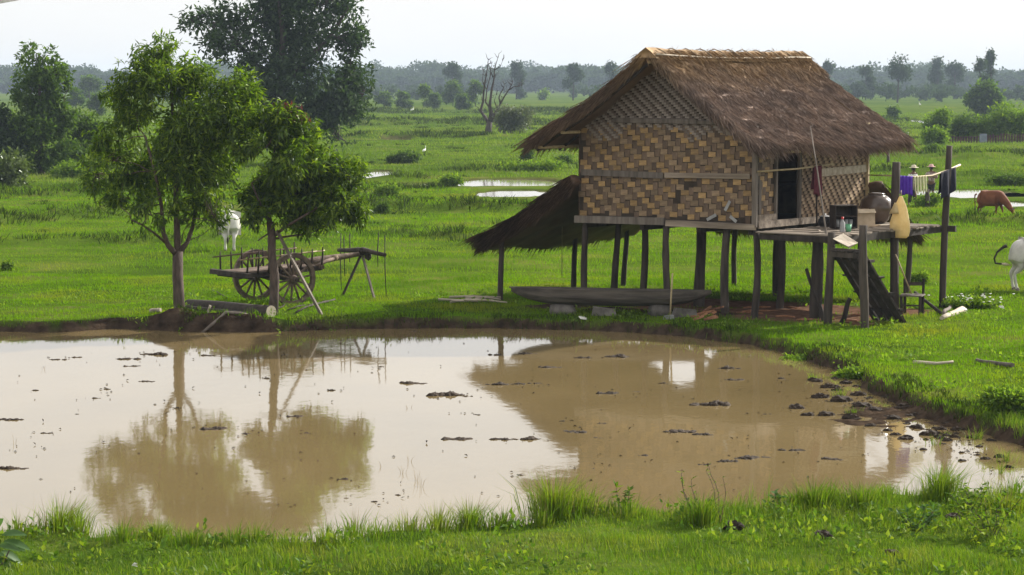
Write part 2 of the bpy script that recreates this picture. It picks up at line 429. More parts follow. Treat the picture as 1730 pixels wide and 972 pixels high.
class MB:
    """collects shapes for one mesh object"""
    def __init__(self): self.v, self.f, self.sm = [], [], []
    def add(self, vs, fs, smooth=False):
        k = len(self.v)
        self.v += [tuple(p) for p in vs]
        self.f += [tuple(i + k for i in f) for f in fs]
        self.sm += [smooth] * len(fs)
        return self
    def box(self, c, s, rot=None, taper=1.0, jit=0.0):
        x, y, z = s[0] / 2, s[1] / 2, s[2] / 2
        vs = []
        for k, zz in enumerate((-z, z)):
            q = taper if k else 1.0
            for xx, yy in ((-x, -y), (x, -y), (x, y), (-x, y)):
                p = Vector((xx * q + random.uniform(-jit, jit), yy * q + random.uniform(-jit, jit), zz + random.uniform(-jit, jit)))
                if rot is not None: p = rot @ p
                vs.append(p + Vector(c))
        return self.add(vs, [(3, 2, 1, 0), (4, 5, 6, 7), (0, 1, 5, 4), (1, 2, 6, 5), (2, 3, 7, 6), (3, 0, 4, 7)])
    def beam(self, a, b, w, h, jit=0.0, roll=0.0):
        a, b = Vector(a), Vector(b)
        d = b - a
        q = d.to_track_quat('X', 'Z').to_matrix()
        if roll: q = q @ Matrix.Rotation(roll, 3, 'X')
        return self.box((a + b) / 2, (d.length, w, h), q, 1.0, jit)
    def tube(self, pts, rad, sides=8, cap=True, smooth=True, jit=0.0):
        pts = [Vector(p) for p in pts]
        if not hasattr(rad, '__len__'): rad = [rad] * len(pts)
        rings = []
        t0 = (pts[1] - pts[0]).normalized()
        ref = Vector((0, 0, 1)) if abs(t0.z) < 0.9 else Vector((1, 0, 0))
        nx = t0.cross(ref).normalized()
        for i, p in enumerate(pts):
            t = (pts[min(i + 1, len(pts) - 1)] - pts[max(i - 1, 0)]).normalized()
            nx = (nx - t * nx.dot(t)).normalized()
            ny = t.cross(nx)
            ring = []
            for k in range(sides):
                a = 2 * math.pi * k / sides
                rr = rad[i] * (1 + random.uniform(-jit, jit))
                ring.append(p + nx * (math.cos(a) * rr) + ny * (math.sin(a) * rr))
            rings.append(ring)
        vs = [p for r_ in rings for p in r_]
        fs = []
        for i in range(len(rings) - 1):
            for k in range(sides):
                k2 = (k + 1) % sides
                fs.append((i * sides + k, i * sides + k2, (i + 1) * sides + k2, (i + 1) * sides + k))
        self.add(vs, fs, smooth)
        if cap:
            n0 = len(self.v) - len(vs)
            self.f.append(tuple(n0 + k for k in reversed(range(sides)))); self.sm.append(False)
            e = n0 + len(vs) - sides
            self.f.append(tuple(e + k for k in range(sides))); self.sm.append(False)
        return self
    def lathe(self, prof, sides=20, c=(0, 0, 0), sx=1.0, sy=1.0, wob=0.0):
        vs, fs = [], []
        ph = [random.uniform(0, 6.28) for _ in range(3)]
        for r_, z in prof:
            for k in range(sides):
                a = 2 * math.pi * k / sides
                q = r_ * (1 + wob * (math.sin(3 * a + ph[0] + z * 4) + 0.6 * math.sin(5 * a + ph[1] - z * 7)))
                vs.append((c[0] + math.cos(a) * q * sx, c[1] + math.sin(a) * q * sy, c[2] + z))
        for i in range(len(prof) - 1):
            for k in range(sides):
                k2 = (k + 1) % sides
                fs.append((i * sides + k, i * sides + k2, (i + 1) * sides + k2, (i + 1) * sides + k))
        return self.add(vs, fs, True)
    def mesh(self, name):
        me = bpy.data.meshes.new(name)
        me.from_pydata(self.v, [], self.f)
        if any(self.sm): me.polygons.foreach_set('use_smooth', self.sm)
        me.update()
        return me
    def build(self, name, mat, parent=None, loc=None, rot=None):
        return link(name, self.mesh(name), mat, parent, loc, rot)

def unit(a):
    return a / np.maximum(np.linalg.norm(a, axis=-1, keepdims=True), 1e-9)

def leaves_arrays(base, d, nrm, L, W, fold=0.25):
    """folded diamond leaves: base point, direction, normal, length, width -> V, F"""
    base = np.asarray(base); d = unit(np.asarray(d))
    side = unit(np.cross(d, nrm)); up = unit(np.cross(side, d))
    L = np.broadcast_to(L, (len(base),))[:, None]; W = np.broadcast_to(W, (len(base),))[:, None]
    mid = base + d * L * 0.45
    V = np.stack([base, mid + side * W / 2 + up * W * fold, base + d * L - up * L * 0.06, mid - side * W / 2 + up * W * fold], 1)
    k = np.arange(len(base))[:, None] * 4
    F = np.concatenate([k + np.array([[0, 1, 2]]), k + np.array([[0, 2, 3]])], 0)
    return V.reshape(-1, 3), F

def blades_arrays(p, h, w, lean, bend):
    """grass blades: root, height, width, horizontal lean vector (n,2), extra tip bend"""
    n = len(p)
    a = rng.uniform(0, 2 * np.pi, n)
    s = np.stack([np.cos(a), np.sin(a), np.zeros(n)], 1) * (w / 2)[:, None]
    ln = np.concatenate([lean, np.zeros((n, 1))], 1)
    up = np.zeros((n, 3)); up[:, 2] = h
    m_ = p + up * 0.55 + ln * 0.35 * h[:, None]
    t_ = p + up * (1 - 0.35 * np.clip(bend, 0, 1))[:, None] + ln * (1.0 + bend)[:, None] * h[:, None]
    V = np.stack([p - s, p + s, m_ - s * 0.75, m_ + s * 0.75, t_], 1)
    k = np.arange(n)[:, None] * 5
    F = np.concatenate([k + np.array([[0, 1, 3]]), k + np.array([[0, 3, 2]]), k + np.array([[2, 3, 4]])], 0)
    return V.reshape(-1, 3), F

def merge(parts):
    Vs, Fs, k = [], [], 0
    for V, F in parts:
        Vs.append(V); Fs.append(F + k); k += len(V)
    return np.concatenate(Vs), np.concatenate(Fs)
# ------------------------------------------------------------ the lie of the land
WZ = -0.22                                  # pond level
HO = Vector((5.37, 53.6, 0)); HR = R(-36)   # house: front corner and turn
HM = Matrix.Translation(HO) @ Matrix.Rotation(HR, 4, 'Z')
def HL(x, y, z): return HM @ Vector((x, y, z))

far_px = [(-420, 566), (-200, 562), (0, 561), (100, 563), (190, 556), (330, 561), (450, 562), (600, 557), (800, 555), (950, 558), (1050, 562),
          (1150, 569), (1250, 582), (1330, 599), (1400, 622), (1450, 647), (1500, 678), (1560, 704), (1650, 729), (1730, 757), (1850, 785)]
near_px = [(1850, 812), (1730, 812), (1600, 818), (1450, 826), (1300, 838), (1150, 846), (1000, 856), (850, 866), (700, 880), (550, 893),
           (400, 889), (250, 886), (100, 886), (0, 892), (-200, 895), (-420, 880), (-620, 720)]
POND = np.array([G(*p, WZ)[:2] for p in far_px] + [G(*p, 0.08)[:2] for p in near_px])

def poly_sd(x, y, P):                       # > 0 inside
    x = np.asarray(x, float); y = np.asarray(y, float)
    d2 = np.full(x.shape, 1e18); ins = np.zeros(x.shape, bool)
    for i in range(len(P)):
        ax, ay = P[i]; bx, by = P[(i + 1) % len(P)]
        ex, ey = bx - ax, by - ay
        t = np.clip(((x - ax) * ex + (y - ay) * ey) / (ex * ex + ey * ey), 0, 1)
        d2 = np.minimum(d2, (x - ax - t * ex) ** 2 + (y - ay - t * ey) ** 2)
        if ay != by:
            c = ((ay > y) != (by > y)) & (x < ex * (y - ay) / (by - ay) + ax)
            ins ^= c
    return np.where(ins, 1, -1) * np.sqrt(d2)

def pond_sd(x, y):
    s = np.full(np.shape(x), -50.0)
    k = (y > 20) & (y < 62) & (np.abs(x) < 45)
    if k.any():
        xs, ys = np.asarray(x)[k], np.asarray(y)[k]
        s[k] = poly_sd(xs, ys, POND) + 0.22 * (fbm(xs * 1.1, ys * 1.1, 31) - 0.5) + 0.14 * (vnoise(xs * 4, ys * 4, 33) - 0.5)
    return s

def seg_d(x, y, a, b):
    ex, ey = b[0] - a[0], b[1] - a[1]
    t = np.clip(((x - a[0]) * ex + (y - a[1]) * ey) / (ex * ex + ey * ey), 0, 1)
    return np.hypot(x - a[0] - t * ex, y - a[1] - t * ey)

bund_px = [  # field banks: points along each, height, half width
    ([(-250, 385), (0, 374), (180, 362), (330, 356), (480, 358), (640, 352), (800, 357), (985, 356)], 0.32, 0.9),
    ([(-250, 418), (0, 413), (150, 408), (300, 409), (380, 398)], 0.20, 0.5),
    ([(560, 324), (700, 319), (780, 319)], 0.12, 1.0),
    ([(670, 303), (720, 301), (760, 301)], 0.2, 1.0),
    ([(790, 288), (900, 287), (1000, 285)], 0.22, 1.6),
    ([(1480, 264), (1560, 262), (1650, 268), (1760, 262), (1900, 260)], 0.35, 1.8),
    ([(1500, 292), (1620, 296), (1760, 300), (1900, 298)], 0.30, 1.2),
    ([(1530, 372), (1640, 379), (1740, 381), (1900, 378)], 0.26, 0.7),
    ([(-200, 330), (60, 332), (200, 325), (330, 318)], 0.30, 1.2),
    ([(600, 235), (760, 232), (900, 236), (1000, 240)], 0.35, 2.5),
    ([(600, 212), (700, 210), (820, 208), (1000, 214)], 0.5, 4.0),
    ([(1450, 205), (1600, 206), (1760, 204)], 0.5, 4.0),
    ([(560, 192), (760, 190), (1000, 193)], 0.6, 6.0),
    ([(1400, 185), (1600, 186), (1760, 184)], 0.6, 6.0),
    ([(660, 392), (760, 400), (830, 408)], 0.14, 0.5),
]
BUNDS = [([tuple(G(*p)[:2]) for p in pts], h, w) for pts, h, w in bund_px]

puddle_px = [(638, 295, 30, 7), (855, 308.0, 92, 6.5), (872, 326, 64, 5.5), (1630, 326, 92, 6.5), (1716, 344, 34, 4), (700, 311, 30, 2.2),
             (1563, 206, 22, 4.5), (672, 235, 26, 1.5), (1790, 330, 60, 5)]
PUD = []
for px, py, hw, hh in puddle_px:
    c = G(px, py); f_, n_ = G(px, py - hh), G(px, py + hh)
    PUD.append((c.x, (f_.y + n_.y) / 2, hw * c.y / FPX, (f_.y - n_.y) / 2))

def pud_q(x, y):
    q = np.full(np.shape(x), 9.0)
    for cx, cy_, rx, ry in PUD:
        k = np.sqrt(((x - cx) / rx) ** 2 + ((y - cy_) / ry) ** 2) + 0.5 * (fbm((x - cx) / rx * 2.2, (y - cy_) / ry * 1.4, 51) - 0.5)
        q = np.minimum(q, k)
    return q

MOUND = [(G(240, 548), 0.75, 0.30, 0.24), (G(300, 540), 0.7, 0.4, 0.22), (G(380, 543), 0.9, 0.35, 0.18), (G(445, 545), 0.6, 0.3, 0.14), (G(945, 522), 0.9, 0.35, 0.10), (G(1040, 526), 0.8, 0.3, 0.07), (G(1130, 530), 0.8, 0.35, 0.10), (G(1200, 534), 0.7, 0.35, 0.08)]
def bare_mask(x, y):
    lx, ly = (x - HO.x), (y - HO.y)
    c, s = math.cos(-HR), math.sin(-HR)
    X = lx * c - ly * s; Y = lx * s + ly * c
    nz = fbm(x * 1.3, y * 1.3, 71)
    q = np.hypot(np.maximum(np.abs(X + 0.6) - 2.6, 0), np.maximum(np.abs(Y - 1.9) - 1.5, 0))
    return sstep(0.9, 0.1, q + (nz - 0.5) * 1.6)

def height(x, y):
    x = np.asarray(x, float); y = np.asarray(y, float)
    h = 0.07 * (fbm(x * 0.45, y * 0.45, 2) - 0.5) + 0.16 * (fbm(x * 0.22, y * 0.5, 4) - 0.5) * sstep(57, 64, y) + 0.18 * (fbm(x * 0.06, y * 0.06, 3) - 0.5) * sstep(58, 90, y)
    h = h + 0.20 * (fbm(x * 0.7, y * 0.7, 5) - 0.5) * sstep(38, 30, y)
    h = h + 0.05 * (vnoise(x * 2.3, y * 2.3, 6) - 0.5) * sstep(90, 60, y)
    for pts, A, w in BUNDS:
        d = np.full(np.shape(x), 1e9)
        for a, b_ in zip(pts[:-1], pts[1:]): d = np.minimum(d, seg_d(x, y, a, b_))
        d = d + (vnoise(x * 0.6, y * 0.6, 9) - 0.5) * w * 0.8
        h = h + A * np.exp(-(d / w) ** 2) * (0.45 + 1.1 * vnoise(x * 0.9 / w, y * 0.9 / w, 8))
    h = np.maximum(h, -0.045)
    for c, rx, ry, A in MOUND:
        h = h + A * np.exp(-((x - c.x) / rx) ** 2 - ((y - c.y) / ry) ** 2) * (0.6 + 0.8 * vnoise(x * 5, y * 5, 12))
    q = pud_q(x, y)
    k = sstep(1.15, 0.75, q)
    h = h * (1 - k) + -0.30 * k
    s = pond_sd(x, y)
    # crumbly bank: overhanging grass edge down to the water, then a soft bed
    bed = WZ - 0.16 - 0.25 * sstep(0.3, 2.0, s)
    cflat = G(1500, 705, WZ)
    e = np.exp(-(((x - cflat.x) / 2.6) ** 2 + ((y - cflat.y) / 3.4) ** 2))
    bed = bed + e * (0.17 + 0.42 * sstep(0.3, 2.0, s) * 0.6) + e * 0.16 * (fbm(x * 2.6, y * 2.6, 14) - 0.42)
    k = sstep(-0.26, 0.10, s + 0.10 * (vnoise(x * 2.2, y * 2.2, 15) - 0.5))
    return h * (1 - k) + np.minimum(bed, h) * k

ys = [-40.0]
while ys[-1] < 4200:
    y = ys[-1]
    ys.append(y + (3.0 if y < 20 else 0.12 if y < 60 else 0.0085 * y if y < 400 else 0.03 * y))
ys = np.array(ys)
u = np.linspace(-1, 1, 330)
uu = 0.62 * u + 0.38 * u ** 3
YY = np.repeat(ys[:, None], len(u), 1)
XX = uu[None, :] * (0.42 * np.maximum(YY, 0) + 16)
ZZ = height(XX, YY)
V = np.stack([XX, YY, ZZ], -1).reshape(-1, 3)
nr, nc = XX.shape
i = (np.arange(nr - 1)[:, None] * nc + np.arange(nc - 1)[None, :]).ravel()
F = np.stack([i, i + 1, i + nc + 1, i + nc], 1)
me = tri_mesh('ground', V, F, True)
xs, ys_ = V[:, 0], V[:, 1]
S = pond_sd(xs, ys_)
mud = sstep(-0.30, -0.18, S + 0.25 * (vnoise(xs * 3, ys_ * 3, 21) - 0.5))
for c, rx, ry, A in MOUND:
    mud = np.maximum(mud, sstep(1.15, 0.8, np.sqrt(((xs - c.x) / rx) ** 2 + ((ys_ - c.y) / ry) ** 2)))
mud = np.maximum(mud, sstep(1.3, 1.0, pud_q(xs, ys_)) * 0.7)
for nm, arr in (('mud', mud), ('bare', bare_mask(xs, ys_))):
    at = me.attributes.new(nm, 'FLOAT', 'POINT')
    at.data.foreach_set('value', np.ascontiguousarray(arr, np.float32))
tag(link('ground', me, 'ground'), 'flat green meadow and paddy land with low earth banks', kind='structure')

# pond and flooded corners of the fields
P = [Vector((p[0], p[1], 0)) for p in POND]
cen = sum(P, Vector()) / len(P)
mb = MB()
pts = []
for k, p in enumerate(POND):
    d_ = np.array(p) - np.array(cen[:2]); L_ = np.linalg.norm(d_)
    pts.append((p[0] + d_[0] / L_ * 0.55, p[1] + d_[1] / L_ * 0.55, WZ))
mb.add(pts, [tuple(reversed(range(len(pts))))])
tag(mb.build('pond_water', 'pond_water'), 'shallow muddy brown pond mirroring the white sky', kind='structure')
for cx, cy_, rx, ry in PUD:
    mb = MB()
    mb.add([(cx + math.cos(a) * rx * 1.5, cy_ + math.sin(a) * ry * 1.5, -0.055) for a in np.linspace(0, 2 * math.pi, 24, endpoint=False)], [tuple(range(24))])
    tag(mb.build('flooded_paddy', 'field_water'), 'sheet of shallow water lying in the paddy field', kind='structure')

# ------------------------------------------------------------ grass
def zat(x, y): return float(height(np.array([x]), np.array([y]))[0])

def scatter(n, y0, y1, mx, power=1.0):
    """points over the ground between two distances, wider than the view"""
    t = rng.uniform(0, 1, n) ** power
    y = y0 + (y1 - y0) * t
    x = rng.uniform(-1, 1, n) * (0.225 * y + mx)
    return x, y

def grass_ok(x, y, mud_edge=-0.14):
    s = pond_sd(x, y) + 0.22 * (vnoise(x * 3, y * 3, 21) - 0.5)
    ok = (s < mud_edge)
    q = np.full(x.shape, 9.0)
    for cx, cy_, rx, ry in PUD:             # low trampled ground on the near side of the water too
        lo, hi = cy_ - ry * 1.05 - 0.03 * cy_, cy_ + ry * 1.05
        inside = (np.abs(x - cx) < rx * 1.05) & (y > lo) & (y < hi)
        q[inside] = 0
    ok &= q > 1
    ok &= rng.uniform(0, 1, len(x)) > bare_mask(x, y) * 1.1
    for c, rx, ry, A in MOUND[:2] + MOUND[4:]:
        ok &= ((x - c.x) / rx) ** 2 + ((y - c.y) / ry) ** 2 > 0.8
    return ok

def field_of(n, y0, y1, mx, hfun, wfun, name, mat, label, power=1.0, lean=0.35):
    x, y = scatter(n, y0, y1, mx, power)
    k = grass_ok(x, y)
    x, y = x[k], y[k]
    z = height(x, y)
    h = hfun(x, y) * rng.uniform(0.55, 1.25, len(x))
    w = wfun(x, y) * rng.uniform(0.7, 1.3, len(x))
    a = rng.uniform(0, 2 * np.pi, len(x)); m_ = rng.uniform(0, lean, len(x))
    ln = np.stack([np.cos(a) * m_ - 0.08, np.sin(a) * m_], 1)
    V, F = blades_arrays(np.stack([x, y, z - 0.01], 1), h, w, ln, rng.uniform(0, 0.6, len(x)))
    return tag(link(name, tri_mesh(name, V, F), mat), label, 'grass', kind='stuff')

def bund_near(x, y):
    v = np.zeros(x.shape)
    for pts, A, w in BUNDS:
        d = np.full(x.shape, 1e9)
        for a, b_ in zip(pts[:-1], pts[1:]): d = np.minimum(d, seg_d(x, y, a, b_))
        v = np.maximum(v, np.exp(-(d / (w * 1.1)) ** 2))
    return v

def near_h(x, y):
    s = pond_sd(x, y)
    return 0.03 + 0.30 * fbm(x * 0.9, y * 0.9, 41) ** 2.4 + 0.09 * sstep(-0.9, -0.1, s) * vnoise(x * 1.7, y * 1.7, 43)
field_of(200000, 23.5, 38, 2.0, near_h, lambda x, y: np.full(x.shape, 0.0075), 'bank_grass', 'grass_near', 'short bright green grass on the near bank of the pond', 0.9, 0.55)
def side_h(x, y):
    s = pond_sd(x, y)
    return 0.045 + 0.15 * fbm(x * 0.8, y * 0.8, 45) ** 2.4 + 0.05 * sstep(-0.7, -0.1, s) * vnoise(x * 1.5, y * 1.5, 46)
x0 = len(bpy.data.objects)
field_of(260000, 38, 66, 3.0, side_h, lambda x, y: np.full(x.shape, 0.012), 'meadow_grass', 'grass_mid', 'bright green meadow grass round the house and cart', 0.95, 0.5)
def mid_h(x, y): return 0.06 + 0.16 * fbm(x * 0.4, y * 0.4, 47) ** 2 + 0.22 * bund_near(x, y) * vnoise(x * 0.7, y * 0.7, 48)
field_of(170000, 66, 122, 5.0, mid_h, lambda x, y: 0.012 + (y - 66) * 0.00025, 'paddy_grass', 'grass_mid', 'lush green paddy grass beyond the cart and house', 0.9, 0.5)
def far_h(x, y): return 0.12 + 0.14 * fbm(x * 0.15, y * 0.15, 49) ** 1.4 + 0.40 * bund_near(x, y) * vnoise(x * 0.5, y * 0.5, 50)
field_of(170000, 122, 420, 10.0, far_h, lambda x, y: 0.0003 * y, 'distant_grass', 'grass_far', 'rough green grassland stretching away to the far wood', 1.5, 0.5)

# tussocks: rough taller grass standing on the banks between the fields and dotted over them
def tussock_field(n, y0, y1, on_bund, hh, name, mat, label):
    x, y = scatter(n * 3, y0, y1, 5.0, 1.2)
    bn = bund_near(x, y)
    keep = (rng.uniform(0, 1, len(x)) < (bn if on_bund else 0.15 + 0 * bn)) & grass_ok(x, y) & (fbm(x * 0.12, y * 0.12, 55) > 0.36)
    x, y = x[keep][:n], y[keep][:n]
    k = 40
    r_ = hh * rng.uniform(0.5, 1.3, len(x)) * (0.6 + y / 260)
    X = np.repeat(x, k) + rng.normal(0, 0.95, len(x) * k) * np.repeat(r_, k)
    Y = np.repeat(y, k) + rng.normal(0, 0.6, len(x) * k) * np.repeat(r_, k)
    H = np.repeat(r_, k) * rng.uniform(0.25, 0.85, len(X))
    dx, dy = X - np.repeat(x, k), Y - np.repeat(y, k)
    ln = np.stack([dx, dy], 1) / np.maximum(np.repeat(r_, k), 0.05)[:, None] * 0.7
    V, F = blades_arrays(np.stack([X, Y, height(X, Y) - 0.02], 1), H, 0.00035 * Y + 0.006, ln, rng.uniform(0, 0.7, len(X)))
    tag(link(name, tri_mesh(name, V, F), mat), label, 'grass', kind='stuff')
tussock_field(7000, 70, 420, True, 0.48, 'bank_tussocks', 'weed_shade_dark', 'taller rough tussocks along the low field banks')
tussock_field(1300, 84, 320, False, 0.26, 'field_tussocks', 'weed_shade_dark', 'scattered tussocks dotted over the open fields')
# ------------------------------------------------------------ the house on stilts
HW, HLN, ZF, ZT = 4.76, 5.3, 2.04, 4.22     # width of the gable, length of the side, floor, wall top
house = thing('stilt_house', 'thatched bamboo house on wooden stilts beside the muddy pond', 'house', HO, HR)

def wobbly_post(name, x, y, z0, z1, r0, r1, mat, parent, lean=(0, 0), seg=7, wob=0.035, sides=9):
    pts, rad = [], []
    ph = random.uniform(0, 6)
    for k in range(seg + 1):
        t = k / seg
        pts.append((x + lean[0] * t + wob * math.sin(ph + t * 4.5), y + lean[1] * t + wob * math.cos(ph * 1.7 + t * 3.7), z0 + (z1 - z0) * t))
        rad.append((r0 + (r1 - r0) * t) * random.uniform(0.93, 1.08))
    return MB().tube(pts, rad, sides, jit=0.05).build(name, mat, parent)

# stilts (x, y, foot radius)
for x, y, r_, lx in [(-4.63, 0.12, 0.085, 0.0), (-2.36, 0.12, 0.09, 0.0), (-0.83, 0.12, 0.10, 0.03), (-0.02, 0.1, 0.085, 0.0),
                     (-4.6, 1.3, 0.085, 0.12), (-3.75, 1.3, 0.09, 0.0), (-2.44, 1.7, 0.13, 0.0), (-0.63, 2.27, 0.095, 0.0),
                     (-4.6, 5.2, 0.1, 0.0), (-2.4, 5.2, 0.1, 0.0), (-0.05, 5.2, 0.11, 0.0)]:
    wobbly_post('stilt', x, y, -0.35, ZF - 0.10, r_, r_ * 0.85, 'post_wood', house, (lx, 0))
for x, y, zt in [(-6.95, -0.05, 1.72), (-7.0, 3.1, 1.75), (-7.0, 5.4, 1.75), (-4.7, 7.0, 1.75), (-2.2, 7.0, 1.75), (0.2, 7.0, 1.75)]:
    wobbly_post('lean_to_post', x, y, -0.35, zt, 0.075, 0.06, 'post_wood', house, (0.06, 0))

# floor frame
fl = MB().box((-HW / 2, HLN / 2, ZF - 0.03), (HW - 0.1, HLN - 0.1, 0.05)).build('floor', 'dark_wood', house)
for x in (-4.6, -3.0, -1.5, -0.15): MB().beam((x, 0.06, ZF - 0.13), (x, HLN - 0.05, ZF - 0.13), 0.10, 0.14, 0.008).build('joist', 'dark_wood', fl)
MB().beam((-HW - 0.05, -0.02, ZF + 0.0), (-2.35, -0.02, ZF + 0.02), 0.09, 0.16, 0.012).build('sill_beam', 'grey_wood', fl)
MB().beam((-2.3, -0.03, ZF - 0.01), (0.03, -0.03, ZF - 0.03), 0.09, 0.13, 0.012).build('sill_beam', 'plank_wood', fl)
MB().beam((0.03, 0.05, ZF + 0.02), (0.03, HLN, ZF + 0.02), 0.08, 0.15, 0.01).build('sill_beam', 'plank_wood', fl)

# roof profile in house coordinates
XR, ZR = -HW / 2, 5.93
EX_R, EX_L, ZE = 0.60, -HW - 0.86, 3.84
Y0, Y1 = -0.77, HLN + 1.0
def roof_z(x):
    if x > XR: t = (x - XR) / (EX_R - XR)
    else: t = (XR - x) / (XR - EX_L)
    return ZR + (ZE - ZR) * t - 0.10 * math.sin(math.pi * min(t, 1))

STRIPS = {}
def strip_mesh(kind, w, h, t, mat):
    key = (kind, round(w, 4), round(h, 4), mat)
    if key not in STRIPS:
        mb = MB()                                       # slightly bowed slat: six sections
        vs, fs = [], []
        n_ = 4
        for k in range(n_ + 1):
            u_ = k / n_ - 0.5
            bow = t * (0.35 + 0.65 * math.cos(u_ * math.pi))
            if kind == 'h': vs += [(u_ * w, 0.004, -h / 2), (u_ * w, -bow, -h / 2 + 0.003), (u_ * w, -bow, h / 2 - 0.003), (u_ * w, 0.004, h / 2)]
            else: vs += [(-w / 2, 0.004, u_ * h), (-w / 2 + 0.003, -bow, u_ * h), (w / 2 - 0.003, -bow, u_ * h), (w / 2, 0.004, u_ * h)]
        for k in range(n_):
            for j in range(3): fs.append((k * 4 + j, k * 4 + 4 + j, k * 4 + 5 + j, k * 4 + 1 + j))
        mb.add(vs, fs)
        me_ = mb.mesh('bamboo_strip'); me_.materials.append(MATS[mat])
        STRIPS[key] = me_
    return STRIPS[key]

def weave_parts(parent, org, ux, nrm_rot, width, z0, z1, keep):
    """coarse stepped twill: every slat that shows is a piece of its own; ux = unit vector along the wall"""
    ax, az, bx, bz = 0.130, -0.121, 0.344, 0.068
    for i in range(-60, 60):
        for j in range(-30, 40):
            for kind, w, h_, ou, oz in (('h', 0.196, 0.128, 0, 0), ('v', 0.134, 0.172, bx / 2, bz / 2)):
                u0 = i * ax + j * bx + ou + 0.05; zc = z1 + i * az + j * bz + oz - 0.04
                if u0 - w * 0.62 < -0.02 or u0 + w * 0.5 > width + 0.04 or zc < z0 + h_ * 0.42 or zc > z1 or not keep(u0, zc): continue
                u0 += random.uniform(-0.012, 0.012)
                p = Vector(org) + Vector(ux) * u0; p.z = zc + random.uniform(-0.010, 0.010)
                mt = ('bamboo_light' if random.random() < 0.62 else 'bamboo_tan') if kind == 'h' else 'bamboo_dark'
                me_ = strip_mesh(kind, w * random.choice((0.94, 1.0, 1.05)), h_ * random.choice((0.95, 1.0)), 0.016 if kind == 'h' else 0.008, mt)
                link('cross_strip' if kind == 'h' else 'upright_strip', me_, None, parent, p, (random.uniform(-.04, .04), random.uniform(-0.04, 0.04), nrm_rot + random.uniform(-.03, .03)))

def weave_stuff(parent, org, ux, nrm, width, z0, z1, cw, ch, keep, mh, mv, name):
    """fine twill, too small to pick apart: one mesh for each tone"""
    hb, vb = MB(), MB()
    rows = int((z1 - z0) / ch); cols = int(width / cw) + 1
    ux, nrm = Vector(ux), Vector(nrm)
    for j in range(rows):
        zc = z1 - (j + 0.5) * ch
        for i in range(-4, cols):
            k = (i - j) % 4
            if k == 0: u0, w, h_, off, mb = (i + 1) * cw, 2 * cw * 0.97, ch * 0.90, 0.014, hb
            elif k == 2: u0, w, h_, off, mb = (i + 0.5) * cw, cw * 0.9, ch * 1.8, 0.007, vb
            else: continue
            if u0 < 0 or u0 > width or not keep(u0, zc): continue
            c = Vector(org) + ux * u0; c.z = zc
            j1, j2 = random.uniform(-.005, .005), random.uniform(-.006, .006)
            a, b_ = ux * (w / 2), Vector((0, 0, h_ / 2))
            sh = Vector((0, 0, j1))
            base = c + nrm * 0.002; top = c + nrm * (off + j2 * 0.5)
            vs = [base - a - b_ - sh, base + a - b_ + sh, base + a + b_ + sh, base - a + b_ - sh,
                  top - a * .94 - b_ * .9 - sh, top + a * .94 - b_ * .9 + sh, top + a * .94 + b_ * .9 + sh, top - a * .94 + b_ * .9 - sh]
            mb.add(vs, [(4, 5, 6, 7), (0, 1, 5, 4), (1, 2, 6, 5), (2, 3, 7, 6), (3, 0, 4, 7)])
    for mb, mt in ((hb, mh), (vb, mv)):
        if mb.v: tag(mb.build(name, mt, parent), kind='stuff')

# gable wall towards the pond
gw = MB()
gw.add([(-HW, 0.05, ZF), (0, 0.05, ZF), (0, 0.05, ZT), (XR + 1.9, 0.05, roof_z(XR + 1.9) - 0.06), (XR, 0.05, ZR - 0.12), (XR - 1.9, 0.05, roof_z(XR - 1.9) - 0.06), (-HW, 0.05, ZT),
        (-HW, 0.09, ZF), (0, 0.09, ZF), (0, 0.09, ZT), (XR + 1.9, 0.09, roof_z(XR + 1.9) - 0.06), (XR, 0.09, ZR - 0.12), (XR - 1.9, 0.09, roof_z(XR - 1.9) - 0.06), (-HW, 0.09, ZT)],
       [(0, 1, 2, 3, 4, 5, 6), (13, 12, 11, 10, 9, 8, 7)] + [(i, i + 7, (i + 1) % 7 + 7, (i + 1) % 7) for i in range(7)])
gable = gw.build('gable_wall', 'wall_backing', house)
holes = [(2.99, 2.89, 0.16, 0.10), (2.75, 2.62, 0.07, 0.10)]
def keep_g(u_, z):
    x = -HW + u_
    if z > roof_z(x) - 0.12: return False
    return not any(abs(u_ - a) < w and abs(z - b_) < h_ for a, b_, w, h_ in holes)
weave_parts(gable, (-HW, 0.048, 0), (1, 0, 0), 0.0, HW, ZF + 0.06, 4.26, keep_g)
# grey worn matting in the peak, hanging a little over the coarse weave
def keep_up(u_, z):
    x = -HW + u_
    low = 4.20 - 0.26 * math.exp(-((x + 1.55) / 0.40) ** 2) - 0.36 * math.exp(-((x + 4.0) / 0.42) ** 2) + 0.06 * math.sin(x * 9) + 0.05 * math.sin(x * 23)
    if -0.85 < x < -0.1: low = 4.05
    hole = abs(x + 1.05) < 0.13 and abs(z - 4.42) < 0.10
    return z > low and z < roof_z(x) - 0.10 and not hole
weave_stuff(gable, (-HW, 0.028, 0), (1, 0, 0), (0, -1, 0), HW, 3.85, 5.85, 0.062, 0.052, keep_up, 'mat_grey_light', 'mat_grey_dark', 'upper_matting')
MB().beam((-HW + 0.12, -0.008, 3.13), (-2.4, -0.005, 3.10), 0.03, 0.135, 0.008).build('rail_board', 'grey_wood', gable)
MB().beam((-2.36, -0.008, 3.12), (-0.12, -0.008, 3.13), 0.03, 0.115, 0.008).build('rail_board', 'plank_wood', gable)
MB().beam((-3.75, -0.015, 4.34), (-1.5, -0.015, 4.33), 0.03, 0.105, 0.008).build('rail_board', 'grey_wood', gable)
MB().beam((-1.5, -0.018, 4.32), (-0.25, -0.018, 4.30), 0.03, 0.085, 0.01).build('rail_board', 'grey_wood', gable)
